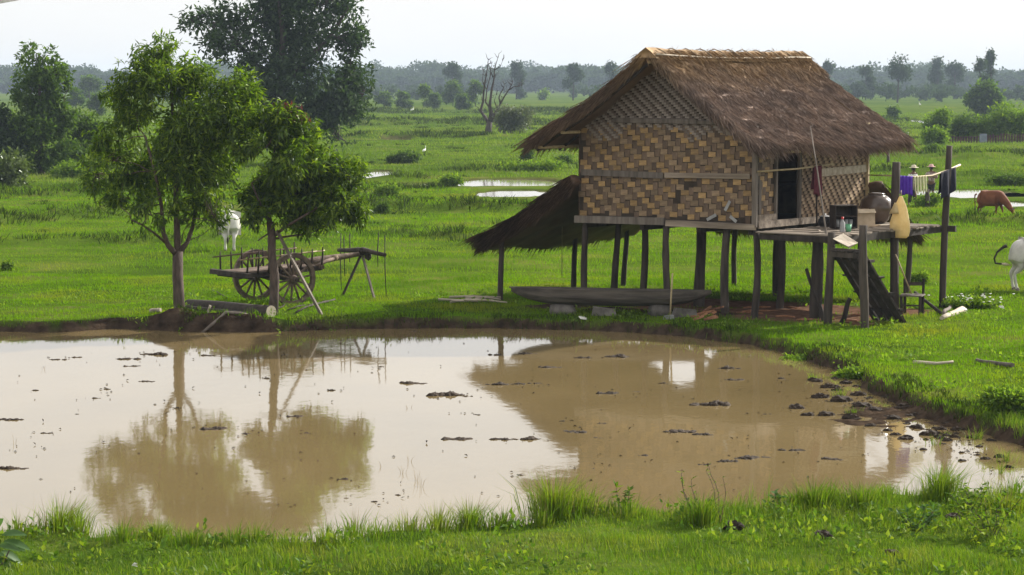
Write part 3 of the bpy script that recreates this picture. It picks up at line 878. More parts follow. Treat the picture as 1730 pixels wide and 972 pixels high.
for xx in np.linspace(-0.72, 0.0, 9):
    MB().box((xx, -0.02, 4.14 + random.uniform(-.02, .02)), (0.07, 0.012, 0.24), Matrix.Rotation(random.uniform(-.15, .15), 3, 'Y')).build('patch_strip', 'mat_grey_light', gable)
for (xa, za, xb, zb) in [(-1.22, 2.14, -0.98, 2.26), (-0.75, 2.36, -0.62, 2.58), (-0.62, 2.24, -0.45, 2.12)]:
    MB().beam((xa, -0.03, za), (xb, -0.035, zb), 0.01, 0.07).build('tin_scrap', 'grey_tin', gable)

# side wall with the doorway, facing the deck
DY0, DY1, DZ = 0.95, 1.95, 3.80
sw = MB()
sw.box((-0.06, 0.475, (ZF + ZT) / 2), (0.03, 0.93, ZT - ZF))
sw.box((-0.06, (DY1 + HLN) / 2, (ZF + ZT) / 2), (0.03, HLN - DY1 - 0.02, ZT - ZF))
sw.box((-0.06, (DY0 + DY1) / 2, (DZ + ZT) / 2), (0.03, DY1 - DY0 - 0.02, ZT - DZ))
side = sw.build('side_wall', 'wall_backing', house)
weave_parts(side, (-0.04, 0.10, 0), (0, 1, 0), math.pi / 2, 0.80, ZF + 0.12, 4.1, lambda u_, z: True)
weave_stuff(side, (-0.04, DY1 + 0.12, 0), (0, 1, 0), (1, 0, 0), HLN - DY1 - 0.2, ZF + 0.05, 4.15, 0.065, 0.075, lambda u_, z: True, 'mat_tan_light', 'mat_tan_dark', 'side_matting')
MB().beam((-0.02, DY1 + 1.05, 3.13), (-0.02, HLN - 0.05, 3.17), 0.03, 0.17, 0.008).build('rail_board', 'sunbleached_wood', side)
for y_, w_ in ((DY0 - 0.03, 0.07), (DY1 + 0.05, 0.11)):
    MB().beam((0.0, y_, ZF + 0.02), (0.0, y_ + 0.01, 4.15), 0.05, w_, 0.006).build('door_post', 'grey_wood', side)
MB().beam((0.02, 0.1, ZF + 0.17), (0.02, DY0 - 0.05, ZF + 0.17), 0.03, 0.14, 0.006).build('skirting_board', 'plank_wood', side)
for y_ in (0.16, 0.22): MB().beam((0.015, y_, ZF + 0.25), (0.015, y_ + .01, 3.05), 0.02, 0.05, 0.005).build('batten', 'grey_wood', side)
MB().beam((0.0, 0.0, ZF - 0.02), (0.0, 0.0, 4.25), 0.09, 0.11, 0.008).build('corner_post', 'grey_wood', side)
MB().beam((0.0, HLN - 0.02, ZF - 0.02), (0.0, HLN - 0.02, 4.25), 0.07, 0.07, 0.006).build('corner_post', 'bamboo_pole', side)
# hidden walls close the room
MB().box((-HW + 0.02, HLN / 2, (ZF + ZT) / 2), (0.04, HLN - 0.1, ZT - ZF)).build('rear_side_wall', 'mat_tan_dark', house)
mb = MB()
mb.add([(-HW, HLN, ZF), (0, HLN, ZF), (0, HLN, ZT), (XR, HLN, ZR - 0.12), (-HW, HLN, ZT)], [(0, 1, 2, 3, 4)])
mb.build('rear_gable_wall', 'mat_tan_dark', house)

# ---- thatch
def thatch_slope(name, Pf, nu, nv, thick, nstr, fringe, mat, parent, slen=(0.35, 0.8), rake=(300, 300)):
    """Pf(u,v): u along the ridge 0..1, v down the slope 0..1. A thick bed with thousands of loose stems laid over it."""
    U, Vv = np.meshgrid(np.linspace(0, 1, nu), np.linspace(0, 1, nv))
    top = np.array([[Pf(a, b_) for a in U[0]] for b_ in Vv[:, 0]])
    du = np.gradient(top, axis=1); dv = np.gradient(top, axis=0)
    nm = unit(np.cross(du, dv)); nm *= np.sign(nm[..., 2:3])
    up = unit(-dv)
    th = thick * np.clip(0.6 + 1.2 * Vv, 0, 1.25)[..., None]
    lump = (fbm(U * nu * 0.35, Vv * nv * 0.5, 61) - 0.5)[..., None] * 0.14
    t_ = top + nm * lump
    bt = t_ - nm * th
    V = np.concatenate([t_.reshape(-1, 3), bt.reshape(-1, 3)])
    F = []
    def idx(r_, c, b_): return r_ * nu + c + (nu * nv if b_ else 0)
    for r_ in range(nv - 1):
        for c in range(nu - 1):
            F.append((idx(r_, c, 0), idx(r_, c + 1, 0), idx(r_ + 1, c + 1, 0), idx(r_ + 1, c, 0)))
            F.append((idx(r_, c, 1), idx(r_ + 1, c, 1), idx(r_ + 1, c + 1, 1), idx(r_, c + 1, 1)))
    for c in range(nu - 1):
        F.append((idx(nv - 1, c, 0), idx(nv - 1, c + 1, 0), idx(nv - 1, c + 1, 1), idx(nv - 1, c, 1)))
        F.append((idx(0, c + 1, 0), idx(0, c, 0), idx(0, c, 1), idx(0, c + 1, 1)))
    for r_ in range(nv - 1):
        F.append((idx(r_, 0, 0), idx(r_ + 1, 0, 0), idx(r_ + 1, 0, 1), idx(r_, 0, 1)))
        F.append((idx(r_ + 1, nu - 1, 0), idx(r_, nu - 1, 0), idx(r_, nu - 1, 1), idx(r_ + 1, nu - 1, 1)))
    slab = link(name, tri_mesh(name, V, np.array(F), True), mat, parent)
    def pick(a, b_):
        ia = np.clip(a * (nu - 1), 0, nu - 1.001); ib = np.clip(b_ * (nv - 1), 0, nv - 1.001)
        i0, j0 = ia.astype(int), ib.astype(int); fa, fb = (ia - i0)[:, None], (ib - j0)[:, None]
        def bl(A): return A[j0, i0] * (1 - fa) * (1 - fb) + A[j0, i0 + 1] * fa * (1 - fb) + A[j0 + 1, i0] * (1 - fa) * fb + A[j0 + 1, i0 + 1] * fa * fb
        return bl(t_), unit(bl(nm)), unit(bl(-up)), unit(bl(du))
    parts = []
    # stems lying down the slope
    a, b_ = rng.uniform(0, 1, nstr), rng.uniform(-0.02, 1, nstr)
    p, nn, dn, al = pick(a, b_)
    ang = rng.normal(0, 0.42, nstr)[:, None]
    d_ = unit(dn + al * ang + nn * rng.uniform(-0.02, 0.10, nstr)[:, None])
    L_ = rng.uniform(*slen, nstr)
    parts.append(leaves_arrays(p + nn * rng.uniform(0.0, 0.03, nstr)[:, None], d_, nn, L_, rng.uniform(0.008, 0.019, nstr), 0.15))
    # ragged fringe at the eave, stems tipping over and hanging
    nf = fringe
    p, nn, dn, al = pick(rng.uniform(0, 1, nf), rng.uniform(0.94, 1.0, nf))
    p = p - nn * (rng.uniform(-0.02, 1, nf) * thick)[:, None]
    d_ = unit(dn + al * rng.normal(0, 0.22, nf)[:, None] + np.array([[0, 0, -1.0]]) * rng.uniform(0.0, 0.9, nf)[:, None])
    parts.append(leaves_arrays(p, d_, nn, rng.uniform(0.08, 0.34, nf) * rng.choice([1, 1, 1, 1.5], nf), rng.uniform(0.010, 0.022, nf), 0.15))
    # stems along the gable edges
    for e, m_, s_ in ((0.0, rake[0], -1), (1.0, rake[1], 1)):
        if not m_: continue
        p, nn, dn, al = pick(np.full(m_, e), rng.uniform(0, 1, m_))
        p = p - nn * (rng.uniform(-0.05, 1, m_) * thick)[:, None]
        d_ = unit(dn * rng.uniform(0.5, 1.2, m_)[:, None] + al * s_ * rng.uniform(-0.1, 0.5, m_)[:, None] + np.array([[0, 0, -1.0]]) * rng.uniform(0.0, 0.6, m_)[:, None])
        parts.append(leaves_arrays(p, d_, nn, rng.uniform(0.12, 0.42, m_), rng.uniform(0.010, 0.022, m_), 0.15))
    V, F = merge(parts)
    tag(link('thatch_stems', tri_mesh('thatch_stems', V, F), mat, slab), kind='stuff')
    return slab

def main_slope(xe):
    def f(a, b_):
        y = Y0 + (Y1 - Y0) * a
        ridge_sag = -0.05 * math.sin(math.pi * a)
        x = XR + (xe - XR) * b_
        return (x, y + 0.05 * math.sin(b_ * 5 + a * 3), ZR + (ZE - ZR) * b_ - 0.10 * math.sin(math.pi * b_) + ridge_sag * (1 - b_) + 0.05 * math.sin(a * 7) * b_)
    return f
rs = thatch_slope('roof_slope', main_slope(EX_R), 60, 30, 0.15, 38000, 3400, 'thatch', house, (0.10, 0.34), rake=(700, 140))
ls = thatch_slope('roof_slope', main_slope(EX_L), 50, 26, 0.17, 5000, 1800, 'thatch', house, rake=(1300, 200))
ls['label'] = 'shaded slope over the rear'
# ridge: a cap of golden grass, held by a pale bamboo on each side
cap = MB()
vs, fs = [], []
N = 40
for k in range(N + 1):
    t = k / N; y = Y0 - 0.03 + (Y1 - Y0 + 0.06) * t; zz = ZR - 0.05 * math.sin(math.pi * t) + 0.012 * math.sin(t * 31)
    for xx, dz in ((-0.30, -0.19), (-0.16, -0.05), (0, 0.055), (0.16, -0.05), (0.30, -0.19), (0, -0.17)): vs.append((XR + xx, y, zz + dz))
for k in range(N):
    for j in range(6): fs.append((k * 6 + j, k * 6 + (j + 1) % 6, k * 6 + 6 + (j + 1) % 6, k * 6 + 6 + j))
fs += [tuple(range(6)), tuple(N * 6 + j for j in reversed(range(6)))]
cap.add(vs, fs, True)
capo = cap.build('ridge_cap', 'thatch', house)
nr_ = 2600
t = rng.uniform(0, 1, nr_); sg = rng.choice([-1, 1], nr_)
p = np.stack([XR + sg * rng.uniform(0, .2, nr_), Y0 + (Y1 - Y0) * t, ZR + 0.05 - rng.uniform(0, .08, nr_)], 1); p[:, 2] -= np.abs(p[:, 0] - XR) * 0.55
d_ = np.stack([sg * 1.0, rng.normal(0, 0.25, nr_), -0.62 + rng.uniform(0, 0.18, nr_)], 1)
V, F = leaves_arrays(p, d_, np.repeat([[0, 0, 1.0]], nr_, 0), rng.uniform(0.15, 0.40, nr_), rng.uniform(0.012, 0.024, nr_), 0.15)
nr_ = 60
p = np.stack([XR + rng.normal(0, .05, nr_), Y0 + (Y1 - Y0) * rng.uniform(0, 1, nr_), np.full(nr_, ZR + 0.01)], 1)
V2, F2 = leaves_arrays(p, np.stack([rng.normal(0, 1, nr_), rng.normal(0, 1, nr_), rng.uniform(0.4, 1, nr_)], 1), np.repeat([[1.0, 0, 0]], nr_, 0), rng.uniform(0.08, 0.18, nr_), 0.012, 0.1)
tag(link('thatch_stems', tri_mesh('thatch_stems', *merge([(V, F), (V2, F2)])), 'thatch', capo), kind='stuff')
for sgn in (-1, 1):
    pts = [(XR + sgn * 0.27, Y0 + 0.02 + (Y1 - Y0 - 0.05) * k / 14, ZR - 0.105 - 0.05 * math.sin(math.pi * k / 14) + random.uniform(-.012, .012)) for k in range(15)]
    MB().tube(pts, 0.021, 7).build('ridge_pole', 'sunbleached_wood', capo)
for k in range(11):
    y = Y0 + 0.3 + k * 0.63
    MB().tube([(XR - 0.28, y, ZR - 0.11), (XR - 0.12, y + 0.05, ZR - 0.0), (XR + .0, y + .1, ZR + 0.05), (XR + 0.12, y + 0.13, ZR - 0.0), (XR + 0.28, y + .16, ZR - 0.11)], 0.012, 5).build('binding', 'rope', capo)
# rafters and purlins showing under the gable edge
for sgn, xe in ((1, EX_R), (-1, EX_L)):
    for yy in (Y0 + 0.22, 0.35):
        MB().tube([(XR, yy, ZR - 0.26), (XR + (xe - XR) * 0.5, yy, (ZR + ZE) / 2 - 0.36), (XR + (xe - XR) * 0.97, yy, ZE - 0.20)], 0.035, 6).build('rafter', 'dark_wood', house)
for xx in (EX_L + 0.25, -HW + 0.02, XR, 0.0, EX_R - 0.18):
    MB().tube([(xx, Y0 + 0.1, roof_z(xx) - 0.27), (xx, Y1 - 0.1, roof_z(xx) - 0.27)], 0.04, 6).build('purlin', 'bamboo_pole', house)
MB().tube([(-HW - .2, -0.35, 4.05), (-HW - .78, -0.72, 3.82)], [0.06, 0.09], 7).build('tied_thatch_bundle', 'thatch_dark', house)
# pale pole lying on the roof
MB().tube([tuple(HM.inverted() @ Pd(1473, 217, 58.3)), tuple(HM.inverted() @ Pd(1518, 238, 57.9))], 0.03, 6).build('roof_batten', 'sunbleached_wood', house)

# lean-to roofs, left side and rear
def lean1(a, b_):
    return (-HW - 0.02 - 2.72 * b_, -0.22 + 6.2 * a, 3.05 + (1.50 - 3.05) * b_ - 0.07 * math.sin(math.pi * b_) + 0.04 * math.sin(a * 9) * b_)
def lean2(a, b_):
    return (0.36 - 5.7 * a, HLN + 0.02 + 2.0 * b_, 2.85 + (1.50 - 2.85) * b_ - 0.05 * math.sin(math.pi * b_) + 0.04 * math.sin(a * 8) * b_)
thatch_slope('lean_to_roof', lean1, 40, 22, 0.30, 6000, 3200, 'thatch_dark', house, rake=(3600, 100))
thatch_slope('lean_to_roof', lean2, 40, 16, 0.18, 2500, 2600, 'thatch_dark', house, rake=(900, 200))
for yy in (-0.05, 3.1, 5.5):
    MB().tube([(-HW - 0.05, yy, 2.85), (-HW - 2.75, yy, 1.42)], 0.035, 6).build('rafter', 'dark_wood', house)
MB().tube([(-7.0, -0.2, 1.62), (-7.0, 5.8, 1.62)], 0.04, 6).build('purlin', 'dark_wood', house)
MB().tube([(0.5, 7.0, 1.62), (-5.2, 7.0, 1.62)], 0.04, 6).build('purlin', 'dark_wood', house)
MB().tube([(-6.3, 1.6, 2.1), (-6.32, 1.62, 0.5)], 0.008, 5).build('hanging_cord', 'rope', house)

# ---- deck
ZD = 1.93
deck = MB().beam((0.15, -0.02, ZD - 0.12), (2.12, -0.06, ZD - 0.12), 0.09, 0.13, 0.01).build('deck', 'dark_wood', house)
MB().beam((2.02, -0.15, ZD - 0.13), (2.16, 5.15, ZD - 0.12), 0.10, 0.16, 0.012).build('edge_beam', 'dark_wood', deck)
MB().beam((1.1, -0.1, ZD - 0.12), (1.1, 5.0, ZD - 0.12), 0.09, 0.12, 0.012).build('joist', 'dark_wood', deck)
MB().beam((0.2, 5.02, ZD - 0.10), (2.5, 4.9, ZD - 0.10), 0.09, 0.14, 0.012).build('edge_beam', 'dark_wood', deck)
yy = -0.1
k = 0
while yy < 4.95:
    w = random.uniform(0.11, 0.20)
    x1 = 2.12 + random.uniform(-0.10, 0.16)
    if k == 12: x1 = 1.5
    MB().beam((0.08, yy + w / 2, ZD - 0.03 + random.uniform(-.008, .012)), (x1, yy + w / 2 + random.uniform(-.03, .03), ZD - 0.03 + random.uniform(-.01, .02)), w * 0.94, 0.03, 0.006).build('deck_plank', 'plank_wood', deck)
    yy += w; k += 1
for (x, y, z1, r_, ln) in [(1.97, -0.2, 1.98, 0.095, (0.02, 0.05)), (2.95, -0.42, 2.18, 0.10, (-0.02, 0)), (2.02, 2.8, 3.42, 0.105, (0, 0)), (1.85, 3.1, 1.85, 0.09, (0, 0)),
                           (2.2, 4.85, 3.75, 0.085, (0.10, 0.04)), (1.27, 0.55, 1.84, 0.14, (0, 0))]:
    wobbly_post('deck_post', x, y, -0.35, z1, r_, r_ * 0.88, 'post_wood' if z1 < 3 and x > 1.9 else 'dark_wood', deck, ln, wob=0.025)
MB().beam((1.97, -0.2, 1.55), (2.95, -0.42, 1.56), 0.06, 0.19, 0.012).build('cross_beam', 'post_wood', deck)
wobbly_post('leaning_prop', 2.1, 0.1, 0.0, 0.55, 0.06, 0.05, 'dark_wood', deck, (0.25, 0.05))
wobbly_post('leaning_prop', 1.6, 0.25, -0.05, 1.1, 0.05, 0.04, 'dark_wood', deck, (-0.55, 0.3))
MB().box((2.35, -0.12, 1.78), (0.42, 0.3, 0.03), Matrix.Rotation(0.5, 3, 'Y') @ Matrix.Rotation(0.3, 3, 'X'), 1, 0.05).build('broken_board', 'sunbleached_wood', deck)
MB().box((1.85, 0.0, 1.86), (0.5, 0.16, 0.03), Matrix.Rotation(0.1, 3, 'Y'), 1, 0.02).build('broken_board', 'plank_wood', deck)

# stair of heavy dark planks
stair = thing('plank_stair', 'steep stair of heavy dark planks leaning against the deck', 'stair', HL(2.78, 1.15, 0), HR)
def sl(t, off): # along the stair, in house coordinates relative to its foot
    a, b_ = Vector((2.78, 1.15, -0.06)), Vector((2.45, -0.33, 1.62))
    d_ = (b_ - a); side_ = Vector((d_.y, -d_.x, 0)).normalized()
    return a + d_ * t + side_ * off - Vector((2.78, 1.15, 0))
for off, w in ((-0.36, 0.20), (-0.12, 0.17), (0.12, 0.20), (0.36, 0.17)):
    MB().beam(sl(0.0, off), sl(1.0, off + random.uniform(-.03, .03)), w, 0.06, 0.012, random.uniform(-.1, .1)).build('stringer', 'dark_wood', stair)
for t in (0.18, 0.40, 0.62, 0.84):
    MB().beam(sl(t, -0.50) + Vector((0.03, 0, .05)), sl(t, 0.55) + Vector((0.03, 0, .05)), 0.16, 0.045, 0.012).build('tread', 'dark_wood', stair)

# ---- things on and round the deck
def place(o, x, y, z, rz=0.0):
    o.location = HL(x, y, z); o.rotation_euler = (0, 0, HR + rz); return o

jar = thing('water_jar', 'large round glazed brown water jar on the deck', 'jar')
place(jar, 0.78, 4.25, ZD)
MB().lathe([(0.001, 0), (0.20, 0.0), (0.29, 0.08), (0.37, 0.25), (0.39, 0.40), (0.35, 0.55), (0.26, 0.635), (0.19, 0.655), (0.195, 0.67), (0.20, 0.68), (0.18, 0.68), (0.16, 0.63), (0.10, 0.55), (0.001, 0.5)], 28).build('jar_body', 'clay_jar', jar)
MB().lathe([(0.2, 0.682), (0.205, 0.695), (0.10, 0.715), (0.001, 0.72)], 24).build('lid', 'clay_jar', jar)

cr = thing('wooden_crate', 'dark open-sided wooden crate holding tins on the deck', 'crate'); place(cr, 1.05, 2.15, ZD, 0.9)
for s_ in (-1, 1):
    MB().box((s_ * 0.26, 0, 0.26), (0.025, 0.34, 0.52), None, 1, 0.004).build('end_panel', 'dark_wood', cr)
for z_ in (0.015, 0.27, 0.51): MB().box((0, 0, z_), (0.50, 0.34, 0.022), None, 1, 0.004).build('shelf', 'dark_wood', cr)
MB().box((0, 0.165, 0.26), (0.50, 0.015, 0.50), None, 1, 0.003).build('back_panel', 'dark_wood', cr)
for k in range(4):
    tn = thing('food_tin', 'grey tin standing in the wooden crate', 'tin', group='tins in the crate')
    p = HM @ Vector((1.05, 2.15, ZD)); q = Matrix.Rotation(HR + 0.9, 3, 'Z') @ Vector((-0.17 + 0.11 * k, -0.05, 0.026)); tn.location = p + q
    MB().lathe([(0.001, 0), (0.045, 0), (0.045, 0.16), (0.001, 0.162)], 14).build('tin_body', 'grey_tin', tn)
    MB().lathe([(0.047, 0.155), (0.047, 0.168), (0.001, 0.168)], 14).build('rim', 'grey_tin', tn)
bk = thing('carton', 'torn pale brown carton beside the water jar', 'carton'); place(bk, 1.12, 2.95, ZD, 0.9)
for (c, s_) in (((0, -0.16, 0.19), (0.44, 0.012, 0.38)), ((0, 0.16, 0.20), (0.44, 0.012, 0.40)), ((-0.22, 0, 0.19), (0.012, 0.32, 0.37)), ((0.22, 0, 0.19), (0.012, 0.32, 0.36))):
    MB().box(c, s_, None, 1, 0.012).build('side_panel', 'carton', bk)
MB().box((0.0, -0.20, 0.36), (0.42, 0.10, 0.012), Matrix.Rotation(0.9, 3, 'X'), 1, 0.012).build('flap', 'carton', bk)
MB().box((0.0, 0, 0.012), (0.42, 0.32, 0.02)).build('bottom_panel', 'carton', bk)

bo = thing('bottle', 'grey bottle with a red cap on the deck edge', 'bottle'); place(bo, 1.75, 0.80, ZD)
MB().lathe([(0.001, 0), (0.055, 0), (0.058, 0.02), (0.058, 0.20), (0.022, 0.26), (0.022, 0.29)], 14).build('bottle_body', 'grey_tin', bo)
MB().lathe([(0.027, 0.285), (0.027, 0.335), (0.001, 0.337)], 12).build('cap', 'red_plastic', bo)
cu = thing('plastic_cup', 'pale green plastic cup next to the red-capped bottle', 'cup'); place(cu, 1.78, 1.02, ZD)
MB().lathe([(0.001, 0), (0.055, 0), (0.068, 0.16), (0.062, 0.16), (0.05, 0.015), (0.001, 0.015)], 14).build('cup_body', 'green_plastic', cu)
MB().lathe([(0.066, 0.15), (0.074, 0.155), (0.074, 0.167), (0.062, 0.167)], 14).build('rim', 'green_plastic', cu)
bs = thing('cooking_pot', 'blackened round cooking pot by the wall matting', 'pot'); place(bs, 0.55, 1.75 + .45, ZD)
MB().lathe([(0.001, 0), (0.11, 0.01), (0.165, 0.09), (0.15, 0.18), (0.11, 0.21), (0.14, 0.245), (0.12, 0.245), (0.10, 0.21)], 18).build('pot_body', 'dark_cloth', bs)
MB().lathe([(0.13, 0.24), (0.06, 0.27), (0.02, 0.275), (0.025, 0.31), (0.001, 0.315)], 14).build('lid', 'grey_tin', bs)
for k, (x, y, L_, rz, lab) in enumerate([(1.0, 0.55, 0.6, 0.2, 'short loose board lying on the deck before the doorway'), (1.5, 3.6, 0.9, 1.3, 'pale loose board lying on the deck near the water jar')]):
    b_ = MB().box((0, 0, 0.02), (L_, 0.16, 0.03), None, 1, 0.012).build('loose_board', 'sunbleached_wood' if k else 'plank_wood'); place(b_, x, y, ZD + 0.01, rz); tag(b_, lab, 'board')

# bamboo pole across the doorway, cloth over it, long thin pole
tag(MB().tube([HL(0.10, -0.05, 3.25), HL(0.22, 1.5, 3.27), HL(0.24, 3.15, 3.33)], 0.022, 7).build('bamboo_rail', 'bamboo_pole'), 'bamboo pole fixed level across the open doorway', 'pole')
tag(MB().tube([Pd(1369, 214, 53.55), Pd(1381, 290, 53.2), Pd(1396, 395, 52.75), Pd(1397, 412, 52.72)], [0.010, 0.016, 0.020, 0.02], 6).build('thin_pole', 'grey_wood'), 'long thin pole slanting from deck corner to thatch eave', 'pole')
tag(MB().tube([HL(0.22, 2.42, ZD), HL(0.20, 2.40, 3.3)], 0.02, 6).build('rail_prop', 'dark_wood'), 'upright stick under the maroon cloth by the doorway', 'stick')

def cloth(name, pl, pr, drops, mat, label, cat='cloth', nfold=4, amp=0.03, taper=0.0, n=22, m_=12, both=True):
    """cloth hung over a line from pl to pr; drops: length at left and right; falls in folds on both sides"""
    pl, pr = Vector(pl), Vector(pr)
    ax = (pr - pl).normalized(); nrm = Vector((ax.y, -ax.x, 0)).normalized()
    mb = MB(); ph = random.uniform(0, 6)
    for sgn, q in ((1, 1.0), (-1, 0.82)) if both else ((1, 1.0),):
        vs, fs = [], []
        for j in range(m_ + 1):
            t = j / m_
            for i_ in range(n + 1):
                u_ = i_ / n
                dr = (drops[0] + (drops[1] - drops[0]) * u_) * q * (1 + 0.04 * math.sin(u_ * 9 + ph))
                c = pl + (pr - pl) * (0.5 + (u_ - 0.5) * (1 - taper * t))
                f_ = amp * math.sin(u_ * nfold * 6.28 + ph + t * 0.8) * (0.15 + t)
                vs.append(c + Vector((0, 0, -dr * t + 0.012)) + nrm * (sgn * (0.018 + 0.02 * t) + f_))
        for j in range(m_):
            for i_ in range(n): fs.append((j * (n + 1) + i_, j * (n + 1) + i_ + 1, (j + 1) * (n + 1) + i_ + 1, (j + 1) * (n + 1) + i_))
        mb.add(vs, fs, True)
    o_ = mb.build(name, mat)
    md = o_.modifiers.new('thickness', 'SOLIDIFY'); md.thickness = 0.007
    return tag(o_, label, cat)
cloth('hanging_cloth', HL(0.24, 2.2, 3.29), HL(0.24, 2.55, 3.31), (0.66, 0.70), 'maroon_cloth', 'dark maroon cloth hanging from the bamboo rail by the doorway', nfold=2, amp=0.035)

line_pts = [Pd(1467, 296, 57.5), Pd(1508, 297, 54.82), Pd(1545, 299, 55.2), Pd(1575, 297, 55.6), Pd(1601, 288, 56.15), Pd(1622, 279, 56.5)]
tag(MB().tube(line_pts, [0.016, 0.02, 0.022, 0.024, 0.026, 0.03], 6).build('clothes_pole', 'bamboo_pole'), 'sagging bamboo clothes pole tied between the deck posts', 'pole')
def on_line(px):
    for a, b_, xa, xb in zip(line_pts[:-1], line_pts[1:], (1467, 1508, 1545, 1575, 1601), (1508, 1545, 1575, 1601, 1622)):
        if xa <= px <= xb: return a + (b_ - a) * ((px - xa) / (xb - xa))
cloth('hanging_skirt', on_line(1518), on_line(1541), (0.42, 0.43), 'purple_cloth', 'bright purple cloth hanging on the clothes pole', nfold=4)
for k in range(5):
    a = 1543.5 + k * 4.6
    cloth('cloth_strip', on_line(a), on_line(a + 2.2), (0.36 + 0.05 * (k % 2), 0.38), 'cream_cloth', 'narrow cream cloth strip hanging on the clothes pole', nfold=1, amp=0.012, taper=0.3, n=5).update_tag()
for o_ in [o_ for o_ in bpy.data.objects if o_.name.startswith('cloth_strip')]: o_['group'] = 'cream cloth strips on the clothes pole'
cloth('hanging_shirt', on_line(1588), on_line(1613), (0.66, 0.52), 'navy_cloth', 'black shirt hanging at the tall post end of the clothes pole', 'shirt', nfold=2, amp=0.04)

# yellow bag on the tall deck post
bag = thing('plastic_bag', 'pale yellow plastic bag hanging from the dark deck post', 'bag', Pd(1521, 400, 54.45), HR)
MB().lathe([(0.001, -0.03), (0.15, -0.03), (0.21, 0.02), (0.235, 0.14), (0.235, 0.30), (0.205, 0.46), (0.165, 0.60), (0.12, 0.72), (0.075, 0.82), (0.045, 0.89), (0.03, 0.91), (0.001, 0.915)], 30, sy=0.45, wob=0.09).build('bag_body', 'yellow_plastic', bag)
MB().lathe([(0.02, 0.80), (0.06, 0.72), (0.11, 0.62), (0.13, 0.55), (0.12, 0.55), (0.09, 0.62), (0.05, 0.72)], 16, c=(-0.11, -0.05, -0.04), sy=0.5, wob=0.18).build('handle_flap', 'yellow_plastic', bag)
MB().tube([(0, 0.05, 0.86), (-0.06, 0.12, 1.0), (-0.10, 0.22, 1.02)], 0.012, 5).build('tie', 'rope', bag)

# chair, sticks and scrap beside the stair
ch = thing('wooden_chair', 'small rickety wooden chair beside the foot of the stair', 'chair', G(1541, 531), R(-20))
for k in range(3): MB().box((0, -0.15 + 0.15 * k, 0.42 + 0.01 * k), (0.50, 0.14, 0.03), None, 1, 0.01).build('seat_board', 'grey_wood', ch)
for x, y, h_ in ((-0.2, -0.18, 0.42), (0.2, -0.18, 0.42), (-0.2, 0.18, 0.78), (0.2, 0.18, 0.80)):
    MB().beam((x, y, -0.06), (x * 1.08, y * 1.1, h_), 0.045, 0.045, 0.006).build('leg', 'dark_wood', ch)
MB().beam((-0.22, 0.19, 0.66), (0.22, 0.19, 0.68), 0.02, 0.07, 0.006).build('back_rail', 'dark_wood', ch)
MB().beam((-0.2, -0.18, 0.2), (0.2, -0.18, 0.22), 0.03, 0.03).build('stretcher', 'dark_wood', ch)
tag(MB().tube([Pd(1513, 430, 54.45), G(1541, 531) + Vector((0.0, 0.1, 0.44))], 0.018, 6).build('leaning_stick', 'bamboo_pole'), 'pale stick leaning from the chair seat to the deck post', 'stick')
tag(MB().tube([G(1546, 512) + Vector((0, 0, 0.25)), G(1595, 535) + Vector((0, 0, 0.02))], 0.04, 7).build('leaning_beam', 'dark_wood'), 'dark fallen beam propped behind the wooden chair', 'beam')
for (a, b_, r0, r1, mt, lab) in [((1590, 543), (1628, 527), 0.05, 0.075, 'sunbleached_wood', 'bleached crooked driftwood branch lying right of the stair'),
                             ((1592, 536), (1613, 512), 0.05, 0.03, 'grey_wood', 'grey split log end lying behind the bleached branch'),
                             ((1545, 618), (1612, 617), 0.035, 0.025, 'sunbleached_wood', 'long pale pole half hidden in bank grass'),
                             ((1650, 613), (1712, 624), 0.03, 0.045, 'grey_wood', 'grey fallen branch lying in the grass above the bank')]:
    A, B = G(*a), G(*b_)
    pts = []
    for k in range(6):
        p = A + (B - A) * (k / 5) + Vector((random.uniform(-.03, .03), random.uniform(-.06, .06), 0)); p.z = zat(p.x, p.y) + 0.05
        pts.append(p)
    tag(MB().tube(pts, [r0 + (r1 - r0) * k / 5 for k in range(6)], 7, jit=0.15).build('fallen_branch', mt), lab, 'branch')
for k in range(13):
    x, y = random.uniform(-1.4, 2.2), random.uniform(0.3, 2.6)
    a = random.uniform(0, 3.14); L_ = random.uniform(0.25, 0.9)
    p = HL(x, y, 0); z = zat(p.x, p.y)
    tag(MB().tube([(-L_ / 2, 0, 0.02), (0, random.uniform(-.04, .04), 0.03), (L_ / 2, 0, 0.02)], [0.02, 0.025, 0.015], 6).build('litter_stick', 'firewood', None, (p.x, p.y, z), (0, 0, a)), 'loose stick on the bare earth under the house', 'stick', 'sticks littering the earth under the house')

# dugout canoe on blocks
cano = thing('dugout_canoe', 'long grey dugout canoe resting on blocks under the house', 'canoe', (2.22, 54.35, 0), R(-8))
n_, m_ = 26, 9
outer, inner = [], []
for k in range(n_ + 1):
    t = k / n_ * 2 - 1
    ww = 0.31 * (1 - abs(t) ** 3.6) ** 0.8 + 0.012
    zk = 0.20 + 0.30 * abs(t) ** 4.5
    zg = 0.575 + 0.02 * t * t - 0.015 * t
    ro, ri = [], []
    for j in range(m_):
        a = math.pi * j / (m_ - 1)
        cx_, sz = -math.cos(a), math.sin(a) ** 0.7
        ro.append((t * 2.26, cx_ * ww, zg - (zg - zk) * sz))
        wi = max(ww - 0.045, 0.004)
        ri.append((t * 2.20, cx_ * wi, zg + 0.004 - max(zg - zk - 0.05, 0.01) * sz))
    outer.append(ro); inner.append(ri)
vs = [p for r_ in outer for p in r_] + [p for r_ in inner for p in r_]
fs = []
K = (n_ + 1) * m_
